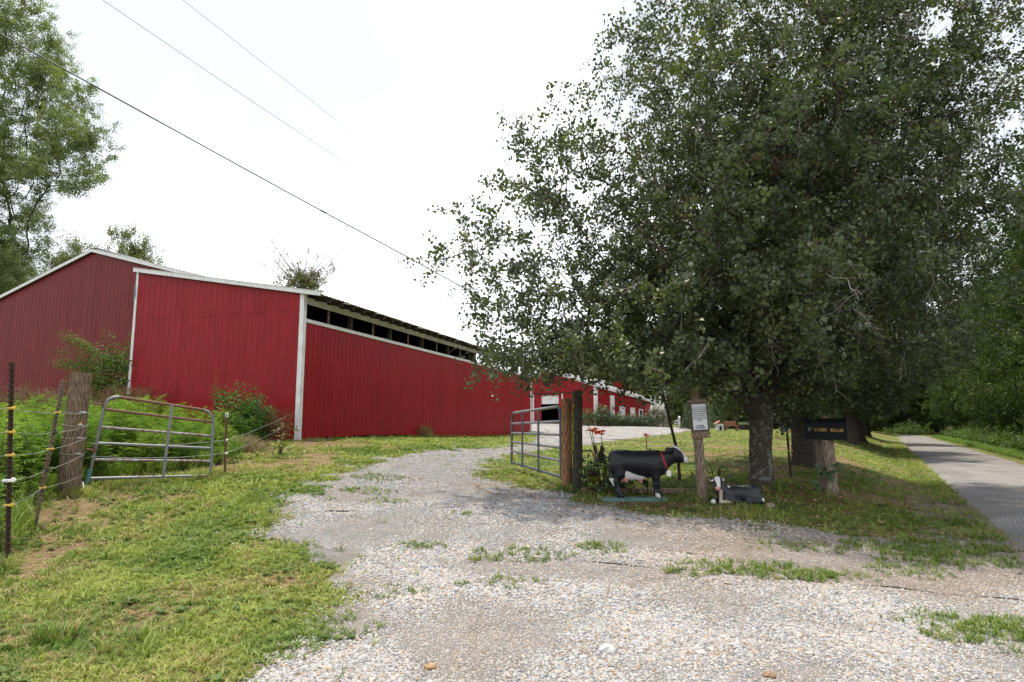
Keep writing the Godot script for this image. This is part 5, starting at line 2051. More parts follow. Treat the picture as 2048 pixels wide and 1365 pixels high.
	var w2 := tree("forest_tree", "rounder forest tree", Vector3.ZERO, stem, [[Vector3(0.3, 7.2, 0), Vector3(4.2, 4.8, 4.0), 1.0], [Vector3(-0.6, 3.6, 0.4), Vector3(4.0, 2.6, 3.8), 1.3], [Vector3(1.0, 11.0, 0), Vector3(2.2, 2.6, 2.2), 0.9], [Vector3(-0.6, 1.7, 0.4), Vector3(3.0, 1.5, 3.0), 1.0]], 620, 43, 0.012, 0.26, 0.2, wood_meshes, 8, 0.36, wood_tints, "wood beyond the lane", 1.0, 0.5, 0.5, 0.02)
	# along the lane (u), to its right (s): which tree, height, label
	var spots := [[27, -8.2, 0, 1.15, "tall broadleaf forest tree nearest the right edge of the picture"], [33.5, -8.8, 1, 1.0, "rounded forest tree second from the right picture edge beyond the lane"], [40, -8.0, 0, 1.05, "slender forest tree third along the far side of the lane"], [46, -9.3, 1, 1.1, "wide forest tree fourth along the far side of the lane"],
		[53, -8.0, 0, 0.95, "forest tree fifth along the far side of the lane"], [60, -8.6, 1, 1.05, "forest tree sixth along the far side of the lane"], [68, -8.0, 0, 1.1, "forest tree seventh along the lane, near its bend"], [77, -8.4, 1, 1.0, "forest tree at the outside of the lane's bend"],
		[85, -4.5, 0, 1.0, "forest tree facing the lane beyond the bend"], [92, 1.5, 1, 1.05, "forest tree closing the view at the end of the lane"], [92, 9.0, 0, 1.0, "forest tree left of the lane's end behind the row"],
		[25, -15.0, 1, 1.5, "tallest forest tree rising behind the nearest one at right"], [38, -16.0, 0, 1.5, "high second-row forest tree behind the lane's near bushes"], [52, -16.0, 1, 1.45, "high second-row forest tree halfway along the lane"], [67, -16.5, 0, 1.45, "high second-row forest tree near the bend"], [98, -6.0, 1, 1.5, "high forest tree rising behind the end of the lane"], [97, 6.0, 1, 1.2, "dark forest tree just left of the lane's vanishing end"], [90, -12.0, 0, 1.4, "forest tree right of the lane's end, behind the bend"], [100, 14.0, 0, 1.3, "forest tree behind the fourth trunk of the row"], [21, -9.5, 1, 1.35, "forest tree overhanging the right picture edge"], [86, -16.0, 0, 1.3, "forest tree filling the gap right of the lane's end"], [99, -14.0, 1, 1.35, "deep forest tree behind the outside of the bend"], [104, -1.0, 0, 1.4, "deep forest tree straight behind the lane's end"], [30, -12.5, 0, 1.6, "very tall forest tree topping the right picture corner"]]
	for i in spots.size():
		var s: Array = spots[i]
		var x: float = 6.8 + s[0] * 0.5 - s[1] * 0.866
		var d: float = 9.0 + s[0] * 0.866 + s[1] * 0.5
		var src := w1 if s[2] == 0 else w2
		if i < 2:
			src.position = G(x, d, -0.1)
			src.scale = Vector3(s[3], s[3], s[3])
			src.set_meta("label", s[4])
		else:
			copy(src, G(x, d, -0.1), i * 1.7, Vector3(s[3], s[3] * (0.95 + 0.05 * (i % 3)), s[3]), s[4], "forest_tree")
	# undergrowth at the wood's edge
	buf = PackedFloat32Array()
	var lit := PackedFloat32Array()
	for i in 5200:
		var u := r.randf_range(12, 96)
		var q := r.randf()
		var s := -4.7 - q * 3.2
		var x := 6.8 + u * 0.5 - s * 0.866
		var d := 9.0 + u * 0.866 + s * 0.5
		if u > 72:
			s = -4.7 - q * 3.0 + (u - 72) * 0.55
			x = 6.8 + u * 0.5 - s * 0.866
			d = 9.0 + u * 0.866 + s * 0.5 + 6.0
		var hgt := 0.15 + q * 1.5 * r.randf()
		var dir := Vector3(r.randfn() * 0.6, 1.0, r.randfn() * 0.6).normalized()
		var xx := dir.cross(Vector3(r.randfn(), 0.1, r.randfn())).normalized()
		var z := r.randf_range(0.7, 1.3)
		add_copy(lit if q < 0.35 else buf, Basis(xx, dir, xx.cross(dir)).scaled(Vector3(z, z, z)), G(x, d, hgt * r.randf()), Color(0.055, 0.095, 0.028).lerp(Color(0.12, 0.18, 0.045), r.randf()))
	for i in 1500:       # thicket closing the view beyond the bend
		var x := r.randf_range(48, 80)
		var d := r.randf_range(94, 112)
		var dir := Vector3(r.randfn() * 0.6, 1.0, r.randfn() * 0.6).normalized()
		var xx := dir.cross(Vector3(r.randfn(), 0.1, r.randfn())).normalized()
		add_copy(buf, Basis(xx, dir, xx.cross(dir)).scaled(Vector3(2.2, 2.2, 2.2)), G(x, d, r.randf() * 4.5), Color(0.055, 0.095, 0.028).lerp(Color(0.12, 0.18, 0.045), r.randf()))
	tag(scatter("undergrowth", wood_meshes[0], M.wood_leaf, buf), "dense dark undergrowth at the foot of the wood", "undergrowth")
	tag(scatter("roadside_weeds", wood_meshes[1], M.thin_leaf, lit), "light green weeds along the lane's far verge", "weeds")

	# --- big oak at the left edge
	var oak_meshes := [shoot(31, 0.55, 16, 0.14, 0.085, false, 0.3), shoot(32, 0.5, 15, 0.13, 0.08, false, 0.4)]
	var oak_tints := [Color(0.145, 0.195, 0.085), Color(0.31, 0.36, 0.155)]
	base = G(-34.5, 38, -0.2)
	var oak_at := base
	L = func(x: float, y: float, d: float) -> Vector3: return P(x, y, d) - oak_at
	stem = PackedVector3Array([Vector3.ZERO, Vector3(0.1, 3.0, 0), Vector3(0.2, 6.0, 0)])
	tree("oak_tree", "big oak with airy tufted foliage at the left picture edge", base, stem, [
		[L.call(-33.3, 26.5, 38), Vector3(4.6, 2.6, 4.0), 0.9], [L.call(-29.1, 22.8, 37.5), Vector3(2.6, 1.9, 2.8), 0.9], [L.call(-32.9, 20.3, 38), Vector3(3.8, 3.4, 4.0), 0.9], [L.call(-27.1, 19.2, 37), Vector3(2.3, 2.0, 2.8), 1.0], [L.call(-28.5, 17.0, 37), Vector3(3.6, 1.5, 2.8), 1.0],
		[L.call(-33.3, 15.6, 38), Vector3(3.6, 2.2, 4.0), 0.9], [L.call(-30.7, 12.6, 37), Vector3(2.6, 1.6, 2.8), 1.0], [L.call(-33.3, 10.5, 38), Vector3(5.4, 2.6, 4.0), 0.9], [L.call(-41.3, 18, 39), Vector3(6, 9, 6), 0.25]], 1150, 51, 0.011, 0.55, 0.42, oak_meshes, 12, 0.24, oak_tints, "", 1.0, 0.1, 0.5, 0.016)
	# --- trees behind the barns
	var pale := [Color(0.12, 0.15, 0.05), Color(0.23, 0.25, 0.085)]
	var stem2 := PackedVector3Array([Vector3.ZERO, Vector3(0.0, 2.5, 0), Vector3(0.1, 5.0, 0)])
	var lobe2 := [[Vector3(0, 9.5, 0), Vector3(3.2, 4.6, 3.2), 1.0], [Vector3(-1.6, 7.4, 0), Vector3(2.8, 3.0, 2.8), 1.0], [Vector3(1.9, 8.0, 0), Vector3(2.6, 2.6, 2.6), 1.0]]
	var ash := tree("ash_tree", "yellow green bushy tree rising behind the gabled barn's right roof slope", G(-35.3, 56, -0.2), stem2, lobe2, 420, 61, 0.012, 0.3, 0.2, [shoot(41, 0.7, 16, 0.19, 0.075, false, 0.2)], 12, 0.36, pale, "trees behind the barns", 1.0, 0.1, 0.5, 0.02)
	ash.scale = Vector3(0.95, 1.34, 0.95)
	copy(ash, G(-41.5, 58, -0.2), 2.2, Vector3(1.0, 1.28, 1.0), "pale green tree between the oak and the gabled barn's ridge", "ash_tree")
	copy(ash, G(-46.5, 55, -0.2), 4.0, Vector3(1.1, 1.2, 1.1), "pale tree low behind the gabled barn's left roof slope", "ash_tree")
	# half dead tree top above the long barn
	var dead := tree("half_dead_tree", "half dead tree with bare branches above the long barn's roof", G(-21.5, 62, -0.2), PackedVector3Array([Vector3.ZERO, Vector3(0, 5, 0), Vector3(0.3, 10.4, 0)]), [[Vector3(0.3, 11.9, 0), Vector3(1.9, 1.3, 1.6), 1.0], [Vector3(1.2, 11.0, 0.4), Vector3(1.5, 1.0, 1.2), 1.0], [Vector3(-1.0, 11.0, 0.4), Vector3(1.2, 0.8, 1.2), 0.7]], 110, 71, 0.02, 0.3, 0.18, [shoot(45, 0.5, 13, 0.17, 0.11, false, 0.4)], 3, 0.3, [Color(0.12, 0.14, 0.06), Color(0.2, 0.2, 0.09)], "", 1.0, 0.1, 0.6)
	dead.scale = Vector3(1.15, 1.28, 1.15)
	var g2 := Geo.new()
	for k in 26:
		var a := r.randf() * TAU
		var p0 := Vector3(0.2, 10.4 + r.randf() * 1.4, 0)
		var dir := Vector3(cos(a), r.randf_range(0.2, 1.1), sin(a)).normalized()
		var ln := r.randf_range(2.0, 4.2)
		var p1 := p0 + dir * ln * 0.5 + Vector3(0, 0.15, 0)
		var p2 := p0 + dir * ln + Vector3(0, 0.5, 0)
		g2.tube(PackedVector3Array([p0, p1, p2]), PackedFloat32Array([0.05, 0.035, 0.018]), 5, false)
		for q in 5:
			var f := r.randf_range(0.35, 0.95)
			var s := p1.lerp(p2, f)
			g2.tube(PackedVector3Array([s, s + Vector3(r.randfn() * 0.4, r.randf_range(0.1, 0.9), r.randfn() * 0.4)]), PackedFloat32Array([0.026, 0.014]), 4, false)
	build("bare_branches", g2, M.twig, dead)
	# --- trees closing the field behind the lawn
	var bg := tree("field_tree", "pale green tree right of the distant porch", Vector3.ZERO, stem2, [[Vector3(0, 7.0, 0), Vector3(4.2, 5.0, 4.0), 1.0], [Vector3(0, 3.4, 0), Vector3(4.6, 3.0, 4.2), 1.2]], 430, 81, 0.014, 0.3, 0.2, [shoot(47, 0.8, 16, 0.22, 0.16, false, 0.5)], 8, 0.45, [Color(0.13, 0.17, 0.07), Color(0.26, 0.285, 0.13)], "trees closing the field", 1.0, 0.4, 0.5, 0.02)
	var far := [[21.5, 80, 1.0, 1.25, "pale green tree right of the distant porch"], [26.0, 92, 1.1, 1.5, "tall pale tree behind the notice post's left side"], [16.5, 90, 1.1, 1.5, "tall pale tree rising behind the distant porch"], [29.0, 76, 0.85, 0.8, "field tree just right of the notice post"], [33.5, 80, 0.95, 0.9, "field tree between notice post and broad trunk"], [38.5, 84, 1.0, 0.95, "field tree seen left of the broad trunk"], [41.0, 74, 0.9, 0.85, "field tree between the broad trunk and the second trunk"], [10.0, 96, 1.2, 1.3, "field tree behind the distant red building"], [46.5, 86, 1.0, 1.0, "field tree behind the mailbox"], [52, 92, 1.0, 1.1, "field tree right of the mailbox behind the row"], [25.2, 72, 0.8, 0.8, "low field tree behind the notice board"], [30.5, 88, 1.1, 1.2, "taller field tree between the playhouse and the broad trunk"], [44.0, 95, 1.2, 1.2, "field tree behind the second trunk of the row"]]
	for i in far.size():
		var s: Array = far[i]
		if i == 0:
			bg.position = G(s[0], s[1], -0.2)
			bg.scale = Vector3(s[2], s[3], s[2])
		else:
			copy(bg, G(s[0], s[1], -0.2), i * 1.3, Vector3(s[2], s[3], s[2]), s[4], "field_tree")

# ---------------------------------------------------------------- bushes, weeds and flowers
func frond(g: Geo, base: Vector3, dir: Vector3, length: float, pairs: int, leaflet: float, w: float, r: RandomNumberGenerator, droop := 0.4) -> void:
	var side := dir.cross(Vector3.UP)
	if side.length() < 0.05:
		side = Vector3.RIGHT
	side = side.normalized()
	var pts := PackedVector3Array()
	for i in 5:
		var f := i / 4.0
		pts.append(base + dir * length * f - Vector3(0, droop * length * f * f, 0))
	var keep := g.col
	g.col = keep * 0.8
	g.tube(pts, PackedFloat32Array([0.0035, 0.003, 0.0025, 0.002, 0.0012]), 3, false)
	g.col = keep
	for i in pairs:
		var f := (i + 0.8) / (pairs + 0.3)
		var p := base + dir * length * f - Vector3(0, droop * length * f * f, 0)
		var s := leaflet * (1.0 - 0.45 * absf(f - 0.45) * 2.0)
		for q in [-1.0, 1.0]:
			simple_leaf(g, p, (side * q + dir * 0.45 + Vector3(0, r.randf_range(-0.35, 0.1), 0)).normalized(), Vector3.UP, s, w)

func weed_mesh(seed_: int, hgt: float, tiers: int, spread: float) -> ArrayMesh:
	var g := Geo.new()
	var r := RandomNumberGenerator.new()
	r.seed = seed_
	g.col = Color(0.9, 0.8, 0.7)
	g.tube(PackedVector3Array([Vector3(0, -0.03, 0), Vector3(0.02, hgt * 0.5, 0.01), Vector3(0.0, hgt, 0.02)]), PackedFloat32Array([0.006, 0.005, 0.002]), 4, false)
	for i in tiers:
		var f := (i + 1.0) / tiers
		for q in 3:
			var a := i * 1.1 + q * TAU / 3.0 + r.randf_range(-0.4, 0.4)
			var v := r.randf_range(0.75, 1.2)
			g.col = Color(v, v, v)
			var s := spread * (1.15 - 0.55 * f) * r.randf_range(0.7, 1.2)
			frond(g, Vector3(0, hgt * f, 0), Vector3(cos(a), r.randf_range(0.6, 1.5), sin(a)).normalized(), s, 6, s * 0.42, s * 0.075, r, 0.35)
	return g.mesh()

func bush(called: String, label: String, at: Vector3, size: Vector3, count: int, m: Mesh, tints: Array, group := "", seed_ := 1, mat_: Material = null, cat := "bush") -> Node3D:
	var t := thing(called, label, cat, at, group)
	var r := RandomNumberGenerator.new()
	r.seed = seed_
	var g := Geo.new()
	for i in 6:
		var a := r.randf() * TAU
		g.tube(PackedVector3Array([Vector3(cos(a) * 0.03, -0.05, sin(a) * 0.03), Vector3(cos(a) * size.x * 0.3, size.y * 0.7, sin(a) * size.z * 0.3), Vector3(cos(a) * size.x * 0.6, size.y * 1.4, sin(a) * size.z * 0.6)]), PackedFloat32Array([0.014, 0.01, 0.005]), 5, false)
	build("stems", g, M.bark, t)
	var buf := PackedFloat32Array()
	for i in count:
		var v := Vector3(r.randfn(), r.randfn(), r.randfn()).normalized()
		var p := v * pow(r.randf(), 0.35) * (1.0 + r.randfn(0, 0.05))
		var dir := (v + Vector3(r.randfn(), r.randfn(), r.randfn()) * 0.4).normalized()
		var x := dir.cross(Vector3(r.randfn(), r.randfn(), r.randfn())).normalized()
		var s := r.randf_range(0.75, 1.2)
		add_copy(buf, Basis(x, dir, x.cross(dir)).scaled(Vector3(s, s, s)), Vector3(0, size.y, 0) + p * size, tints[0].lerp(tints[1], r.randf()))
	scatter("foliage", m, mat_ if mat_ else M.leaf, buf, t)
	return t

func big_leaf(g: Geo, base: Vector3, dir: Vector3, length: float, w: float, arch: float, roll: float) -> void:
	var side := dir.cross(Vector3.UP)
	if side.length() < 0.05:
		side = Vector3.RIGHT
	side = side.normalized().rotated(dir, roll)
	var n := 7
	var prev := []
	for i in n + 1:
		var f := i / float(n)
		var c := base + dir * length * f - Vector3(0, arch * length * f * f, 0)
		var hw := w * 0.5 * pow(sin(PI * clampf(f * 0.94 + 0.05, 0, 1)), 0.8)
		var up := side.cross(dir).normalized()
		var row := [c - side * hw + up * hw * 0.35, c, c + side * hw + up * hw * 0.35]
		if i > 0:
			for k in 2:
				g.quad_out(prev[k], prev[k + 1], row[k + 1], row[k], up)
		prev = row

func canna(label: String, at: Vector3, stalks: Array, leaves: Array, group := "") -> void:
	var t := thing("canna_plant", label, "plant", at, group)
	var r := RandomNumberGenerator.new()
	r.seed = int(at.x * 1000)
	for s in stalks:      # [foot, top, flower size, lean]
		var g := Geo.new()
		g.col = Color(0.05, 0.045, 0.03)
		var a: Vector3 = s[0]
		var b: Vector3 = s[1]
		g.tube(PackedVector3Array([a, a.lerp(b, 0.5) + Vector3(0.02, 0, 0), b]), PackedFloat32Array([0.012, 0.009, 0.006]), 6, false)
		build("stalk", g, M.leaf, t)
		if s[2] > 0.0:
			g = Geo.new()
			for k in 8:
				var an := TAU * k / 8.0 + r.randf()
				g.col = Color(1, 1, 1).lerp(Color(1.0, 0.45, 0.5), r.randf())
				big_leaf(g, b + Vector3(0, r.randf_range(-0.02, 0.03), 0), Vector3(cos(an), r.randf_range(0.1, 1.0), sin(an)).normalized(), s[2] * r.randf_range(0.7, 1.2), s[2] * 0.55, 0.5, r.randf_range(-0.5, 0.5))
			build("flower", g, M.petal, t)
	for l in leaves:      # [base, direction, length, width, arch, roll, colour]
		var g := Geo.new()
		g.col = l[6]
		big_leaf(g, l[0], l[1].normalized(), l[2], l[3], l[4], l[5])
		build("leaf", g, M.leaf, t)

func make_plants() -> void:
	var r := RandomNumberGenerator.new()
	r.seed = 606
	# the bright weeds behind the gate
	var wm := [weed_mesh(1, 0.66, 8, 0.3), weed_mesh(2, 0.5, 7, 0.27), weed_mesh(3, 0.8, 9, 0.27)]
	var bufs := [PackedFloat32Array(), PackedFloat32Array(), PackedFloat32Array()]
	var tries := 0
	var n := 0
	while n < 2000 and tries < 30000:
		tries += 1
		var x := r.randf_range(-16.0, -5.4)
		var d := r.randf_range(6.6, 20.0)
		if absf(x) > d * 0.9 or not in_weeds(x, d):
			continue
		var near := fence_side(x, d)
		var s := 0.55 + 0.95 * pow(r.randf(), 1.6)
		if near > -0.5:
			s *= 0.6
		if d < 10.0:
			s *= 1.15
		elif d > 13.0 and x > -9.0:
			s *= 0.75
		var y := clampf(0.5 + patch_noise.get_noise_2d(x, d) * 1.2 + r.randfn(0, 0.25), 0, 1)
		add_copy(bufs[n % 3], Basis(Vector3.UP, r.randf() * TAU).scaled_local(Vector3(s, s, s)), G(x, d), Color(0.125, 0.225, 0.05).lerp(Color(0.25, 0.35, 0.09), y))
		n += 1
	for k in 3:
		tag(scatter("weeds", wm[k], M.thin_leaf, bufs[k]), "bright green feathery weeds filling the ground behind the left gate", "weeds", "weeds behind the gate")
	# tall grass under the weeds' edge, reddish seed heads by the gabled barn
	var tall := tuft_mesh(9, 16, 0.25, 0.55, 0.006, 0.06, 0.7)
	var buf := PackedFloat32Array()
	for i in 900:
		var k := r.randi_range(1, 5)
		var q := r.randf()
		var a: Vector2 = FENCE_LINE[k]
		var b: Vector2 = FENCE_LINE[k + 1]
		var p := a.lerp(b, q) + Vector2(-0.28 - absf(r.randfn(0, 0.35)), r.randfn(0, 0.2))
		if p.y > 10.0 and p.y < 11.6:
			p.x -= 0.1
		var s := r.randf_range(0.5, 1.0)
		add_copy(buf, Basis(Vector3.UP, r.randf() * TAU).scaled_local(Vector3(s, s, s)), G(p.x, p.y), Color(0.12, 0.21, 0.04).lerp(Color(0.22, 0.27, 0.07), r.randf()))
	tag(scatter("tall_grass", tall, M.grass_blade, buf), "tall green grass along the wire fence and under the left gate", "grass")
	var g := Geo.new()
	for i in 26:
		var a := r.randf() * TAU
		var dir := Vector3(cos(a) * 0.35, 1, sin(a) * 0.35).normalized()
		var ln := r.randf_range(0.7, 1.25)
		g.col = Color(0.30, 0.22, 0.12)
		g.tube(PackedVector3Array([Vector3.ZERO, dir * ln * 0.6, dir * ln + Vector3(dir.x * 0.2, -0.02, dir.z * 0.2)]), PackedFloat32Array([0.004, 0.003, 0.002]), 3, false)
		for q in 10:
			var p := dir * ln * r.randf_range(0.6, 1.0)
			g.col = Color(0.27, 0.12, 0.085) if r.randf() < 0.6 else Color(0.2, 0.2, 0.08)
			g.tube(PackedVector3Array([p, p + Vector3(r.randfn(), r.randf(), r.randfn()) * 0.1]), PackedFloat32Array([0.0025, 0.004]), 3, false)
	var seedy := g.mesh()
	buf = PackedFloat32Array()
	for i in 110:
		var x := r.randf_range(-15.5, -10.5)
		var d := r.randf_range(15.5, 21.5)
		if i > 85:
			x = r.randf_range(-8.5, -6.2)
			d = 17.3 + (x + 6.2) * -0.3
		var s := r.randf_range(0.7, 1.25) * (1.0 if i <= 85 else 0.6)
		add_copy(buf, Basis(Vector3.UP, r.randf() * TAU).scaled_local(Vector3(s, s * 1.1, s)), G(x, d), Color(1, 1, 1) * r.randf_range(0.7, 1.2))
	tag(scatter("seed_grass", seedy, M.grass_blade, buf), "wispy reddish seeding grasses in front of the barns", "grass")
	# leafy stems among them
	var stem_leaf := shoot(61, 0.5, 14, 0.13, 0.055, false, 0.2)
	# bush in the angle of the two barns
	var sap := bush("corner_bush", "green bush with arching sprays in the angle of the two barns", G(-13.2, 20.9), Vector3(0.85, 1.45, 0.8), 280, shoot(62, 0.75, 20, 0.15, 0.06, false, 0.3), [Color(0.05, 0.095, 0.022), Color(0.12, 0.18, 0.045)], "", 3, M.thin_leaf)
	g = Geo.new()
	var sprays := PackedFloat32Array()
	for i in 9:
		var a := r.randf_range(1.9, 4.0)
		var p := Vector3(cos(a) * 0.5, 1.9 + r.randf() * 0.9, 0.4 + sin(a) * 0.3)
		var dir := Vector3(cos(a), r.randf_range(0.15, 0.8), 0.35).normalized()
		for k in 4:
			var q := p + dir * 0.3 * k - Vector3(0, 0.02 * k * k, 0)
			var x := dir.cross(Vector3.UP).normalized()
			add_copy(sprays, Basis(x, dir, x.cross(dir)).scaled(Vector3(1, 1, 1)), q, Color(0.13, 0.2, 0.045))
	scatter("arching_sprays", shoot(63, 0.5, 16, 0.14, 0.05, false, 0.6), M.thin_leaf, sprays, sap)
	# weeds by the barn corner
	bush("tall_weed", "tall leafy weed clump against the red gable near the white corner", G(-7.7, 17.6), Vector3(0.42, 0.62, 0.35), 130, stem_leaf, [Color(0.06, 0.14, 0.03), Color(0.12, 0.2, 0.05)], "weeds by the barn corner", 5, M.thin_leaf, "weed")
	bush("tall_weed", "pointed dark green weed right beside the barn's near corner", G(-7.1, 17.3), Vector3(0.32, 0.5, 0.3), 120, shoot(64, 0.4, 15, 0.12, 0.045, false, 0.3), [Color(0.05, 0.13, 0.04), Color(0.1, 0.2, 0.06)], "weeds by the barn corner", 6, M.thin_leaf, "weed")
	bush("tall_weed", "thin reddish seed spike standing left of the leafy weed clump", G(-8.2, 17.4), Vector3(0.09, 0.85, 0.09), 34, shoot(65, 0.25, 12, 0.06, 0.02, false, 0.2), [Color(0.16, 0.13, 0.04), Color(0.2, 0.17, 0.06)], "weeds by the barn corner", 7, M.thin_leaf, "weed")
	bush("dry_brush", "heap of dry greyish brown brush on the bank below the barn", G(-6.35, 14.9), Vector3(0.6, 0.12, 0.6), 260, tuft_mesh(13, 9, 0.08, 0.28, 0.004, 0.05, 1.6), [Color(0.22, 0.16, 0.13), Color(0.33, 0.26, 0.2)], "", 8, M.grass_blade, "brush")
	bush("dry_clump", "dry tan grass clump against the long red wall", G(-3.75, 25.9), Vector3(0.45, 0.16, 0.25), 50, tuft_mesh(12, 10, 0.15, 0.35, 0.006, 0.03, 1.0), [Color(0.34, 0.29, 0.16), Color(0.26, 0.25, 0.1)], "", 9, M.grass_blade, "grass clump")
	bush("spindly_weed", "spindly bare-stemmed weed standing alone on the bank", G(-5.05, 13.8), Vector3(0.1, 0.17, 0.1), 7, stem_leaf, [Color(0.1, 0.12, 0.04), Color(0.16, 0.17, 0.06)], "", 10, M.thin_leaf, "weed")

	# flowers between the gate posts and the cow
	var dk := Color(0.03, 0.045, 0.025)
	var pu := Color(0.06, 0.022, 0.022)
	var ol := Color(0.19, 0.17, 0.03)
	var gn := Color(0.12, 0.2, 0.05)
	var b := G(1.5, 10.55)
	canna("canna clump with dark leaves and two orange flowers beside the mossy post", b, [
		[Vector3(-0.05, 0, 0), Vector3(-0.16, 1.02, 0.02), 0.16], [Vector3(0.02, 0, 0), Vector3(-0.02, 1.0, 0.05), 0.15], [Vector3(-0.02, 0, 0.02), Vector3(-0.23, 1.18, 0.0), 0.0], [Vector3(-0.04, 0.0, 0.0), Vector3(-0.1, 0.85, 0.0), 0.0]], [
		[Vector3(-0.02, 0.48, 0.02), Vector3(0.1, 1, 0.1), 0.3, 0.17, 0.05, 0.3, dk], [Vector3(0.03, 0.5, 0), Vector3(-0.3, 1, 0.2), 0.26, 0.14, 0.1, 1.2, dk], [Vector3(0, 0.45, 0.03), Vector3(-1, 0.25, 0.35), 0.3, 0.13, 0.25, 0.2, Color(0.08, 0.11, 0.08)], [Vector3(-0.05, 0.35, 0.05), Vector3(-1, 0.05, 0.3), 0.36, 0.14, 0.25, 0.3, Color(0.09, 0.12, 0.09)],
		[Vector3(0.05, 0.25, 0.05), Vector3(0.45, 1, 0.3), 0.42, 0.14, 0.1, 0.9, ol], [Vector3(0.09, 0.22, 0.04), Vector3(0.62, 1, 0.15), 0.42, 0.13, 0.12, 0.5, pu], [Vector3(-0.08, 0.2, 0.06), Vector3(-0.7, 0.6, 0.5), 0.3, 0.13, 0.3, 0.5, ol], [Vector3(-0.03, 0.15, 0.04), Vector3(-0.5, 0.8, 0.2), 0.4, 0.12, 0.2, 0.7, pu],
		[Vector3(0.02, 0.1, 0.08), Vector3(0.2, 0.8, 0.6), 0.36, 0.13, 0.4, 0.1, dk], [Vector3(0.1, 0.08, 0.06), Vector3(0.9, 0.5, 0.3), 0.36, 0.13, 0.4, 0.4, dk], [Vector3(-0.12, 0.05, 0.08), Vector3(-0.8, 0.5, 0.4), 0.32, 0.12, 0.4, 0.3, dk], [Vector3(0.22, 0.1, 0.05), Vector3(0.3, 1.0, 0.3), 0.34, 0.12, 0.2, 0.5, dk],
		[Vector3(-0.1, 0.66, 0.02), Vector3(-0.25, 1, 0.1), 0.16, 0.07, 0.0, 0.8, pu], [Vector3(0.0, 0.68, 0.03), Vector3(-0.1, 1, 0.1), 0.13, 0.09, 0.0, 0.2, pu]])
	canna("single slender canna with one small red flower behind the cow's back", G(2.25, 10.6), [[Vector3(0, 0, 0), Vector3(0.0, 0.97, 0.0), 0.09]], [
		[Vector3(0, 0.62, 0), Vector3(0.55, 1, 0.1), 0.17, 0.055, 0.05, 0.9, pu], [Vector3(0, 0.55, 0), Vector3(-0.9, 0.35, 0.1), 0.2, 0.07, 0.3, 0.2, dk], [Vector3(0, 0.3, 0), Vector3(0.6, 0.8, 0.2), 0.3, 0.1, 0.3, 0.4, dk], [Vector3(0, 0.1, 0), Vector3(-0.4, 0.8, 0.2), 0.3, 0.1, 0.3, 0.4, dk]])
	canna("dark drooping leafy plant standing behind the calf statue", G(3.3, 10.15), [[Vector3(0, 0, 0), Vector3(0.03, 0.44, 0), 0.0], [Vector3(-0.03, 0, 0), Vector3(-0.13, 0.52, 0), 0.0]], [
		[Vector3(0.0, 0.28, 0.0), Vector3(0.12, 1, 0.1), 0.26, 0.15, 0.05, 0.2, Color(0.016, 0.022, 0.014)], [Vector3(0.03, 0.5, 0.02), Vector3(1, 0.25, 0.3), 0.12, 0.07, 0.3, 0.1, Color(0.12, 0.13, 0.12)], [Vector3(0.03, 0.26, 0.02), Vector3(1, 0.75, 0.2), 0.27, 0.08, 0.1, 0.3, Color(0.08, 0.09, 0.075)], [Vector3(-0.02, 0.2, 0.0), Vector3(-0.6, 0.8, 0.2), 0.22, 0.09, 0.1, 0.4, pu], [Vector3(0.0, 0.15, 0.04), Vector3(0.8, 0.3, 0.4), 0.24, 0.08, 0.3, 0.3, dk], [Vector3(-0.01, 0.1, 0.03), Vector3(-0.5, 0.6, 0.4), 0.22, 0.08, 0.3, 0.3, dk]])
	bush("low_shrub", "low green leafy growth among the dark canna leaves", G(1.62, 10.85), Vector3(0.42, 0.24, 0.3), 90, shoot(66, 0.26, 9, 0.085, 0.06, true, 0.4), [Color(0.05, 0.09, 0.025), Color(0.14, 0.22, 0.055)], "", 11)
	# slender leaning sapling with feathery leaves at its head
	var s := thing("leaning_sapling", "slender dark sapling leaning left behind the cow's head", "sapling", G(3.2, 12.3))
	g = Geo.new()
	g.tube(PackedVector3Array([Vector3(0.04, -0.1, 0), Vector3(0.02, 0.5, 0), Vector3(-0.13, 1.2, 0), Vector3(-0.26, 1.75, 0.05), Vector3(-0.3, 2.2, 0.1)]), PackedFloat32Array([0.034, 0.031, 0.027, 0.022, 0.015]), 8)
	build("stem", g, M.dark_post, s)
	g = Geo.new()
	for i in 30:
		var a := r.randf() * TAU
		var v := r.randf_range(0.8, 1.2)
		g.col = Color(0.035, 0.07, 0.025) * v
		frond(g, Vector3(-0.28, 1.7 + r.randf() * 0.6, 0.06), Vector3(cos(a), r.randf_range(0.0, 0.8), sin(a)).normalized(), r.randf_range(0.5, 0.95), 11, 0.17, 0.035, r, 0.45)
	build("feathery_leaves", g, M.leaf, s)
	# creeper on the mailbox post
	var cr := thing("creeper", "green creeper with lobed leaves climbing the mailbox post", "creeper", G(5.5, 11.2))
	g = Geo.new()
	g.tube(PackedVector3Array([Vector3(-0.05, 0, 0.03), Vector3(-0.08, 0.3, 0.03), Vector3(0.0, 0.5, 0.04), Vector3(0.14, 0.48, 0.04)]), PackedFloat32Array([0.005, 0.004, 0.003, 0.002]), 4)
	build("vine", g, M.dark_post, cr)
	g = Geo.new()
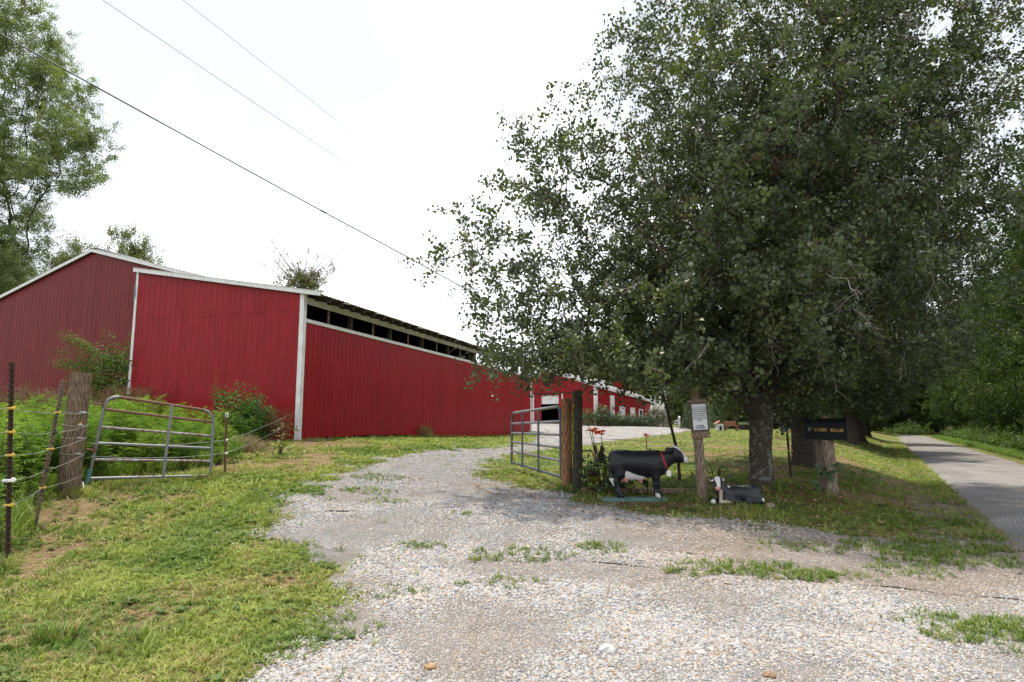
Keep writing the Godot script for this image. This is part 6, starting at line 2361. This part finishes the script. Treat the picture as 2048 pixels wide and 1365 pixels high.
	for q in [[-0.1, 0.32, 0.5], [0.02, 0.34, 0.3], [0.1, 0.36, 1.2], [0.05, 0.26, 0.0], [-0.12, 0.5, 2.4], [-0.1, 0.14, 2.0], [0.16, 0.48, 0.2], [-0.04, 0.4, 1.5], [-0.16, 0.22, 2.6]]:
		for k in 3:
			g.col = Color(0.035, 0.085, 0.025)
			leaf(g, Vector3(q[0], q[1], 0.05), Vector3(cos(q[2] + k), sin(q[2] + k) - 0.6, 0.35).normalized(), Vector3(0, 0.3, 1), 0.1, 0.065, 0.2)
	build("leaves", g, M.leaf, cr)
	# round bushes and flowers before the distant building
	var fm := shoot(71, 0.3, 14, 0.10, 0.06, false, 0.2)
	var bt := [Color(0.04, 0.075, 0.035), Color(0.09, 0.13, 0.065)]
	var lab := ["clipped round bush left of the distant white panel", "clipped round bush below the first distant white window", "clipped round bush below the second distant white window", "clipped round bush below the dark distant window"]
	var k := 0
	for a in [[9.1, 49.6, 0.85, 0.9], [10.3, 50.2, 0.8, 0.75], [10.75, 50.0, 0.72, 0.75], [11.5, 50.6, 0.7, 0.68]]:
		var sp := P(7.55 + k * 1.14, 0, 49.4 + k * 0.75)
		bush("round_bush", lab[k], G(sp.x, -sp.z), Vector3(a[2], a[3] * 0.62, a[2]) * 0.82, 260, fm, bt, "bushes by the distant building", 20 + k)
		k += 1
	bush("flowering_bush", "loose pink flowering bush at the distant porch", G(12.0, 52.6), Vector3(1.1, 0.75, 0.9), 280, fm, [Color(0.07, 0.1, 0.05), Color(0.16, 0.15, 0.11)], "bushes by the distant building", 30)
	bush("flowering_bush", "low green shrub left of the distant white corner board", G(5.9, 49.2), Vector3(1.0, 0.55, 0.7), 220, fm, [Color(0.06, 0.11, 0.04), Color(0.13, 0.18, 0.07)], "bushes by the distant building", 31)
	bush("flowering_bush", "loose upright shrub at the distant building's corner", G(7.0, 48.9), Vector3(0.6, 0.8, 0.5), 150, fm, [Color(0.06, 0.1, 0.04), Color(0.16, 0.18, 0.1)], "bushes by the distant building", 32)

func make_far_things() -> void:
	# small evergreens and field bits seen under the tree
	var cm := shoot(81, 0.35, 16, 0.12, 0.035, false, 0.3)
	var r := RandomNumberGenerator.new()
	r.seed = 17
	var labels := ["small cone-shaped evergreen left of the notice post", "small cone-shaped evergreen hidden partly by the notice post", "small cone-shaped evergreen behind the orange playhouse"]
	var i := 0
	for a in [[13.5, 47.6, 2.0, 0.72], [14.3, 49.5, 1.2, 0.5], [16.9, 52.0, 2.2, 0.9]]:
		var t := thing("cone_evergreen", labels[i], "evergreen", G(a[0], a[1]), "small evergreens on the lawn")
		var g := Geo.new()
		g.rod(Vector3(0, -0.1, 0), Vector3(0, a[2] * 0.8, 0), 0.05, 6, 0.01)
		build("trunk", g, M.bark, t)
		var buf := PackedFloat32Array()
		for k in 420:
			var f := pow(r.randf(), 1.4)
			var an := r.randf() * TAU
			var rr: float = a[3] * (1.0 - f) * pow(r.randf(), 0.3)
			var dir := Vector3(cos(an), r.randf_range(0.2, 1.0), sin(an)).normalized()
			var x := dir.cross(Vector3.UP).normalized()
			add_copy(buf, Basis(x, dir, x.cross(dir)).scaled(Vector3(0.8, 0.8, 0.8)), Vector3(cos(an) * rr, 0.05 + f * a[2], sin(an) * rr), Color(0.03, 0.06, 0.02).lerp(Color(0.075, 0.12, 0.035), r.randf()))
		scatter("crown", cm, M.leaf, buf, t)
		i += 1
	# white birdbath post, playhouse and bench, planter, blue barrel, grey pole
	var t := thing("garden_post", "slim white garden post left of the small evergreen", "post", G(12.9, 48.5))
	var g := Geo.new()
	g.rod(Vector3(0, 0, 0), Vector3(0, 0.75, 0), 0.09, 10, 0.06)
	g.rod(Vector3(0, 0.75, 0), Vector3(0, 0.82, 0), 0.06, 10, 0.13)
	g.lump(Vector3(0, 0.88, 0), Vector3(0.1, 0.09, 0.1), 0.1, r)
	build("column", g, M.white_paint, t)
	var ph := thing("playhouse", "small white playhouse with orange roof on the far lawn", "playhouse", G(15.3, 46.5))
	g = Geo.new()
	g.box(Transform3D(Basis.IDENTITY, Vector3(0, 0.25, 0)), Vector3(0.5, 0.5, 0.5), 0.02)
	build("walls", g, M.white_paint, ph)
	g = Geo.new()
	g.box(Transform3D(Basis.IDENTITY, Vector3(0, 0.17, 0.26)), Vector3(0.16, 0.3, 0.02))
	build("door", g, M.window_dark, ph)
	var om := mat("orange_roof", lin(0.27, 0.125, 0.075), 0.85)
	g = Geo.new()
	for s in [-1.0, 1.0]:
		g.quad_out(Vector3(0, 0.72, -0.32), Vector3(0, 0.72, 0.32), Vector3(s * 0.36, 0.47, 0.32), Vector3(s * 0.36, 0.47, -0.32), Vector3(s, 1, 0))
		g.quad_out(Vector3(0, 0.69, -0.32), Vector3(0, 0.69, 0.32), Vector3(s * 0.36, 0.44, 0.32), Vector3(s * 0.36, 0.44, -0.32), Vector3(-s, -1, 0))
	g.tri_out(Vector3(0, 0.7, 0.25), Vector3(-0.3, 0.5, 0.25), Vector3(0.3, 0.5, 0.25), Vector3.BACK)
	build("roof", g, om, ph)
	var bn := thing("garden_bench", "orange brown wooden garden bench right of the small playhouse", "bench", G(16.15, 46.5))
	for s in [-0.4, 0.4]:
		g = Geo.new()
		g.box(Transform3D(Basis.IDENTITY, Vector3(s, 0.2, 0)), Vector3(0.12, 0.4, 0.4), 0.01)
		build("leg", g, om, bn)
	g = Geo.new()
	g.box(Transform3D(Basis.IDENTITY, Vector3(0, 0.36, 0.02)), Vector3(0.95, 0.1, 0.42), 0.01)
	build("seat", g, om, bn)
	for k in 3:
		g = Geo.new()
		g.box(Transform3D(Basis(Vector3.RIGHT, -0.2), Vector3(0, 0.48 + k * 0.09, -0.2 - k * 0.02)), Vector3(0.9, 0.075, 0.03), 0.005)
		build("backrest_slat", g, om, bn)
	var pl := thing("planter", "dark planter tub with pale plants on the far lawn", "planter", G(18.6, 50.5))
	g = Geo.new()
	g.rod(Vector3(0, -0.02, 0), Vector3(0, 0.4, 0), 0.42, 14, 0.5)
	build("tub", g, M.black_plastic, pl)
	g = Geo.new()
	for k in 30:
		g.col = Color(0.4, 0.4, 0.36).lerp(Color(0.15, 0.2, 0.1), r.randf())
		leaf(g, Vector3(r.randf_range(-0.35, 0.35), 0.38, r.randf_range(-0.3, 0.3)), Vector3(r.randfn() * 0.5, 1, r.randfn() * 0.5).normalized(), Vector3(1, 0.1, 0), 0.3, 0.16, 0.2)
	build("plants", g, M.leaf, pl)
	var ba := thing("blue_barrel", "small blue plastic barrel on the lawn between the two near trunks", "barrel", G(18.4, 42.6))
	g = Geo.new()
	g.tube(PackedVector3Array([Vector3(0, 0, 0), Vector3(0, 0.06, 0), Vector3(0, 0.3, 0), Vector3(0, 0.33, 0), Vector3(0, 0.36, 0), Vector3(0, 0.62, 0), Vector3(0, 0.66, 0)]), PackedFloat32Array([0.19, 0.215, 0.23, 0.245, 0.23, 0.215, 0.19]), 16)
	build("body", g, mat("blue_drum", lin(0.04, 0.09, 0.17), 0.5), ba)
	g = Geo.new()
	g.rod(Vector3(0, 0.66, 0), Vector3(0, 0.685, 0), 0.2, 16)
	build("lid", g, M.black_plastic, ba)
	ba.scale = Vector3(0.6, 0.65, 0.6)
	var up := thing("utility_pole", "pale grey wooden pole right of the distant porch", "pole", G(13.0, 53.2))
	g = Geo.new()
	g.tube(PackedVector3Array([Vector3(0, -0.1, 0), Vector3(0, 3.2, 0), Vector3(0.02, 6.5, 0)]), PackedFloat32Array([0.14, 0.125, 0.11]), 12)
	build("shaft", g, mat("pale_wood", lin(0.45, 0.43, 0.40), 0.9), up)

func make_cables() -> void:
	# overhead lines strung from poles outside the picture on the left towards the far right
	for a in [[P(-24.269, 19.861, 27.5), P(-13.233, 14.982, 35), P(-6.336, 12.425, 42), P(-0.557, 10.397, 49), 0.038, "cable", "thick dark overhead cable slanting down from the left to the tree"],
			[P(-19.202, 21.247, 27), P(-16.505, 21.247, 35), P(-11.438, 20.255, 45), P(-6.19, 18.439, 52), 0.014, "thin_cable", "thin upper overhead wire starting highest at left of the sky"],
			[P(-15.451, 21.247, 27), P(-13.675, 21.166, 32), P(-12.048, 21.201, 37), P(-9.749, 21.191, 44), 0.011, "thin_cable", "faint overhead wire farthest right in the sky"]]:
		var c := Curve3D.new()
		for k in 4:
			c.add_point(a[k])
		var pts := PackedVector3Array()
		var rad := PackedFloat32Array()
		# a hanging curve through the points
		for k in 61:
			var f := k / 60.0 * 3.0
			var i := mini(int(f), 2)
			var q := f - i
			var p0: Vector3 = a[maxi(i - 1, 0)] if i > 0 else a[0] * 2.0 - a[1]
			var p3: Vector3 = a[i + 2] if i < 2 else a[3] * 2.0 - a[2]
			pts.append(a[i].cubic_interpolate(a[i + 1], p0, p3, q))
			rad.append(a[4])
		var t := thing("overhead_cable", a[6], "cable", Vector3.ZERO, "overhead cables")
		var g := Geo.new()
		g.tube(pts, rad, 6)
		build("conductor", g, M[a[5]], t)
		if a[4] > 0.02:
			g = Geo.new()
			g.rod(pts[24], pts[24].lerp(pts[25], 0.7), 0.06, 8)
			build("splice", g, M.cable, t)

func make_small_things() -> void:
	var r := RandomNumberGenerator.new()
	r.seed = 31
	var t := thing("stick", "dark fallen stick lying on the gravel near the left lawn", "stick", G(-2.35, 8.75, 0.02))
	var g := Geo.new()
	g.tube(PackedVector3Array([Vector3(-0.2, 0, 0.0), Vector3(0.0, 0.006, 0.02), Vector3(0.22, 0, -0.03)]), PackedFloat32Array([0.012, 0.011, 0.006]), 6)
	build("branch", g, M.dark_post, t)
	var hose := thing("half_buried_cable", "thin dark cable lying half buried across the gravel drive", "cable", G(2.5, 6.1, 0.015))
	g = Geo.new()
	var line := PackedVector3Array()
	var rad := PackedFloat32Array()
	for k in 40:
		var f := k / 39.0
		var x := lerpf(0.0, 4.9, f)
		var d := lerpf(6.75, 5.55, f) + 0.05 * sin(f * 11.0)
		line.append(G(x, d, 0.014 + 0.006 * sin(f * 37.0)) - hose.position)
		rad.append(0.0065)
	g.tube(line, rad, 5)
	build("line", g, M.dark_post, hose)
	for a in [[-0.5, 4.07, 0.033, Color(0.44, 0.29, 0.17), "orange brown stone near the bottom left of the gravel"], [1.55, 4.0, 0.034, Color(0.32, 0.22, 0.15), "brown stone at the bottom of the gravel, right of centre"], [1.25, 4.35, 0.03, Color(0.62, 0.6, 0.58), "pale grey block of stone in the front gravel"], [0.62, 4.35, 0.045, Color(0.72, 0.71, 0.70), "largest white stone in the front gravel"], [3.85, 9.55, 0.06, Color(0.34, 0.26, 0.21), "flat brown stone right of the calf statue"], [-5.6, 7.2, 0.06, Color(0.4, 0.33, 0.27), "small tan stone between the two steel fence posts"]]:
		var s := thing("stone", a[4], "stone", G(a[0], a[1], 0.018))
		g = Geo.new()
		g.col = a[3]
		g.lump(Vector3.ZERO, Vector3(a[2] * 1.25, a[2] * 0.75, a[2]), 0.22, r, false)
		build("rock", g, M.stone, s)
	# straws and dead leaves scattered on lawn and gravel
	g = Geo.new()
	for k in 260:
		var x := r.randf_range(-4.5, 5.5)
		var d := r.randf_range(3.8, 10.0)
		if absf(x) > d * 0.85 or road_side(x, d) < 0.2: continue
		var p := G(x, d, 0.03)
		var an := r.randf() * TAU
		g.col = Color(0.5, 0.4, 0.24) * r.randf_range(0.6, 1.2)
		var v := Vector3(cos(an), r.randf_range(-0.05, 0.15), sin(an)) * r.randf_range(0.02, 0.09)
		g.tube(PackedVector3Array([p, p + v]), PackedFloat32Array([0.0022, 0.0015]), 3, false)
	for k in 900:
		var x := r.randf_range(-0.8, 7.0)
		var d := r.randf_range(8.2, 13.0)
		if litter(x, d) < r.randf() * 0.8 and r.randf() > 0.12: continue
		if road_side(x, d) < 0.3: continue
		g.col = Color(0.24, 0.12, 0.06).lerp(Color(0.36, 0.25, 0.14), r.randf())
		var an := r.randf() * TAU
		leaf(g, G(x, d, 0.02 + r.randf() * 0.02), Vector3(cos(an), r.randf_range(-0.2, 0.3), sin(an)).normalized(), Vector3(r.randfn() * 0.4, 1, r.randfn() * 0.4), 0.06, 0.045, 0.4)
	var o := build("leaf_litter", g, M.leaf)
	tag(o, "fallen brown leaves and straws scattered under the broad tree", "leaf litter", "", "stuff")
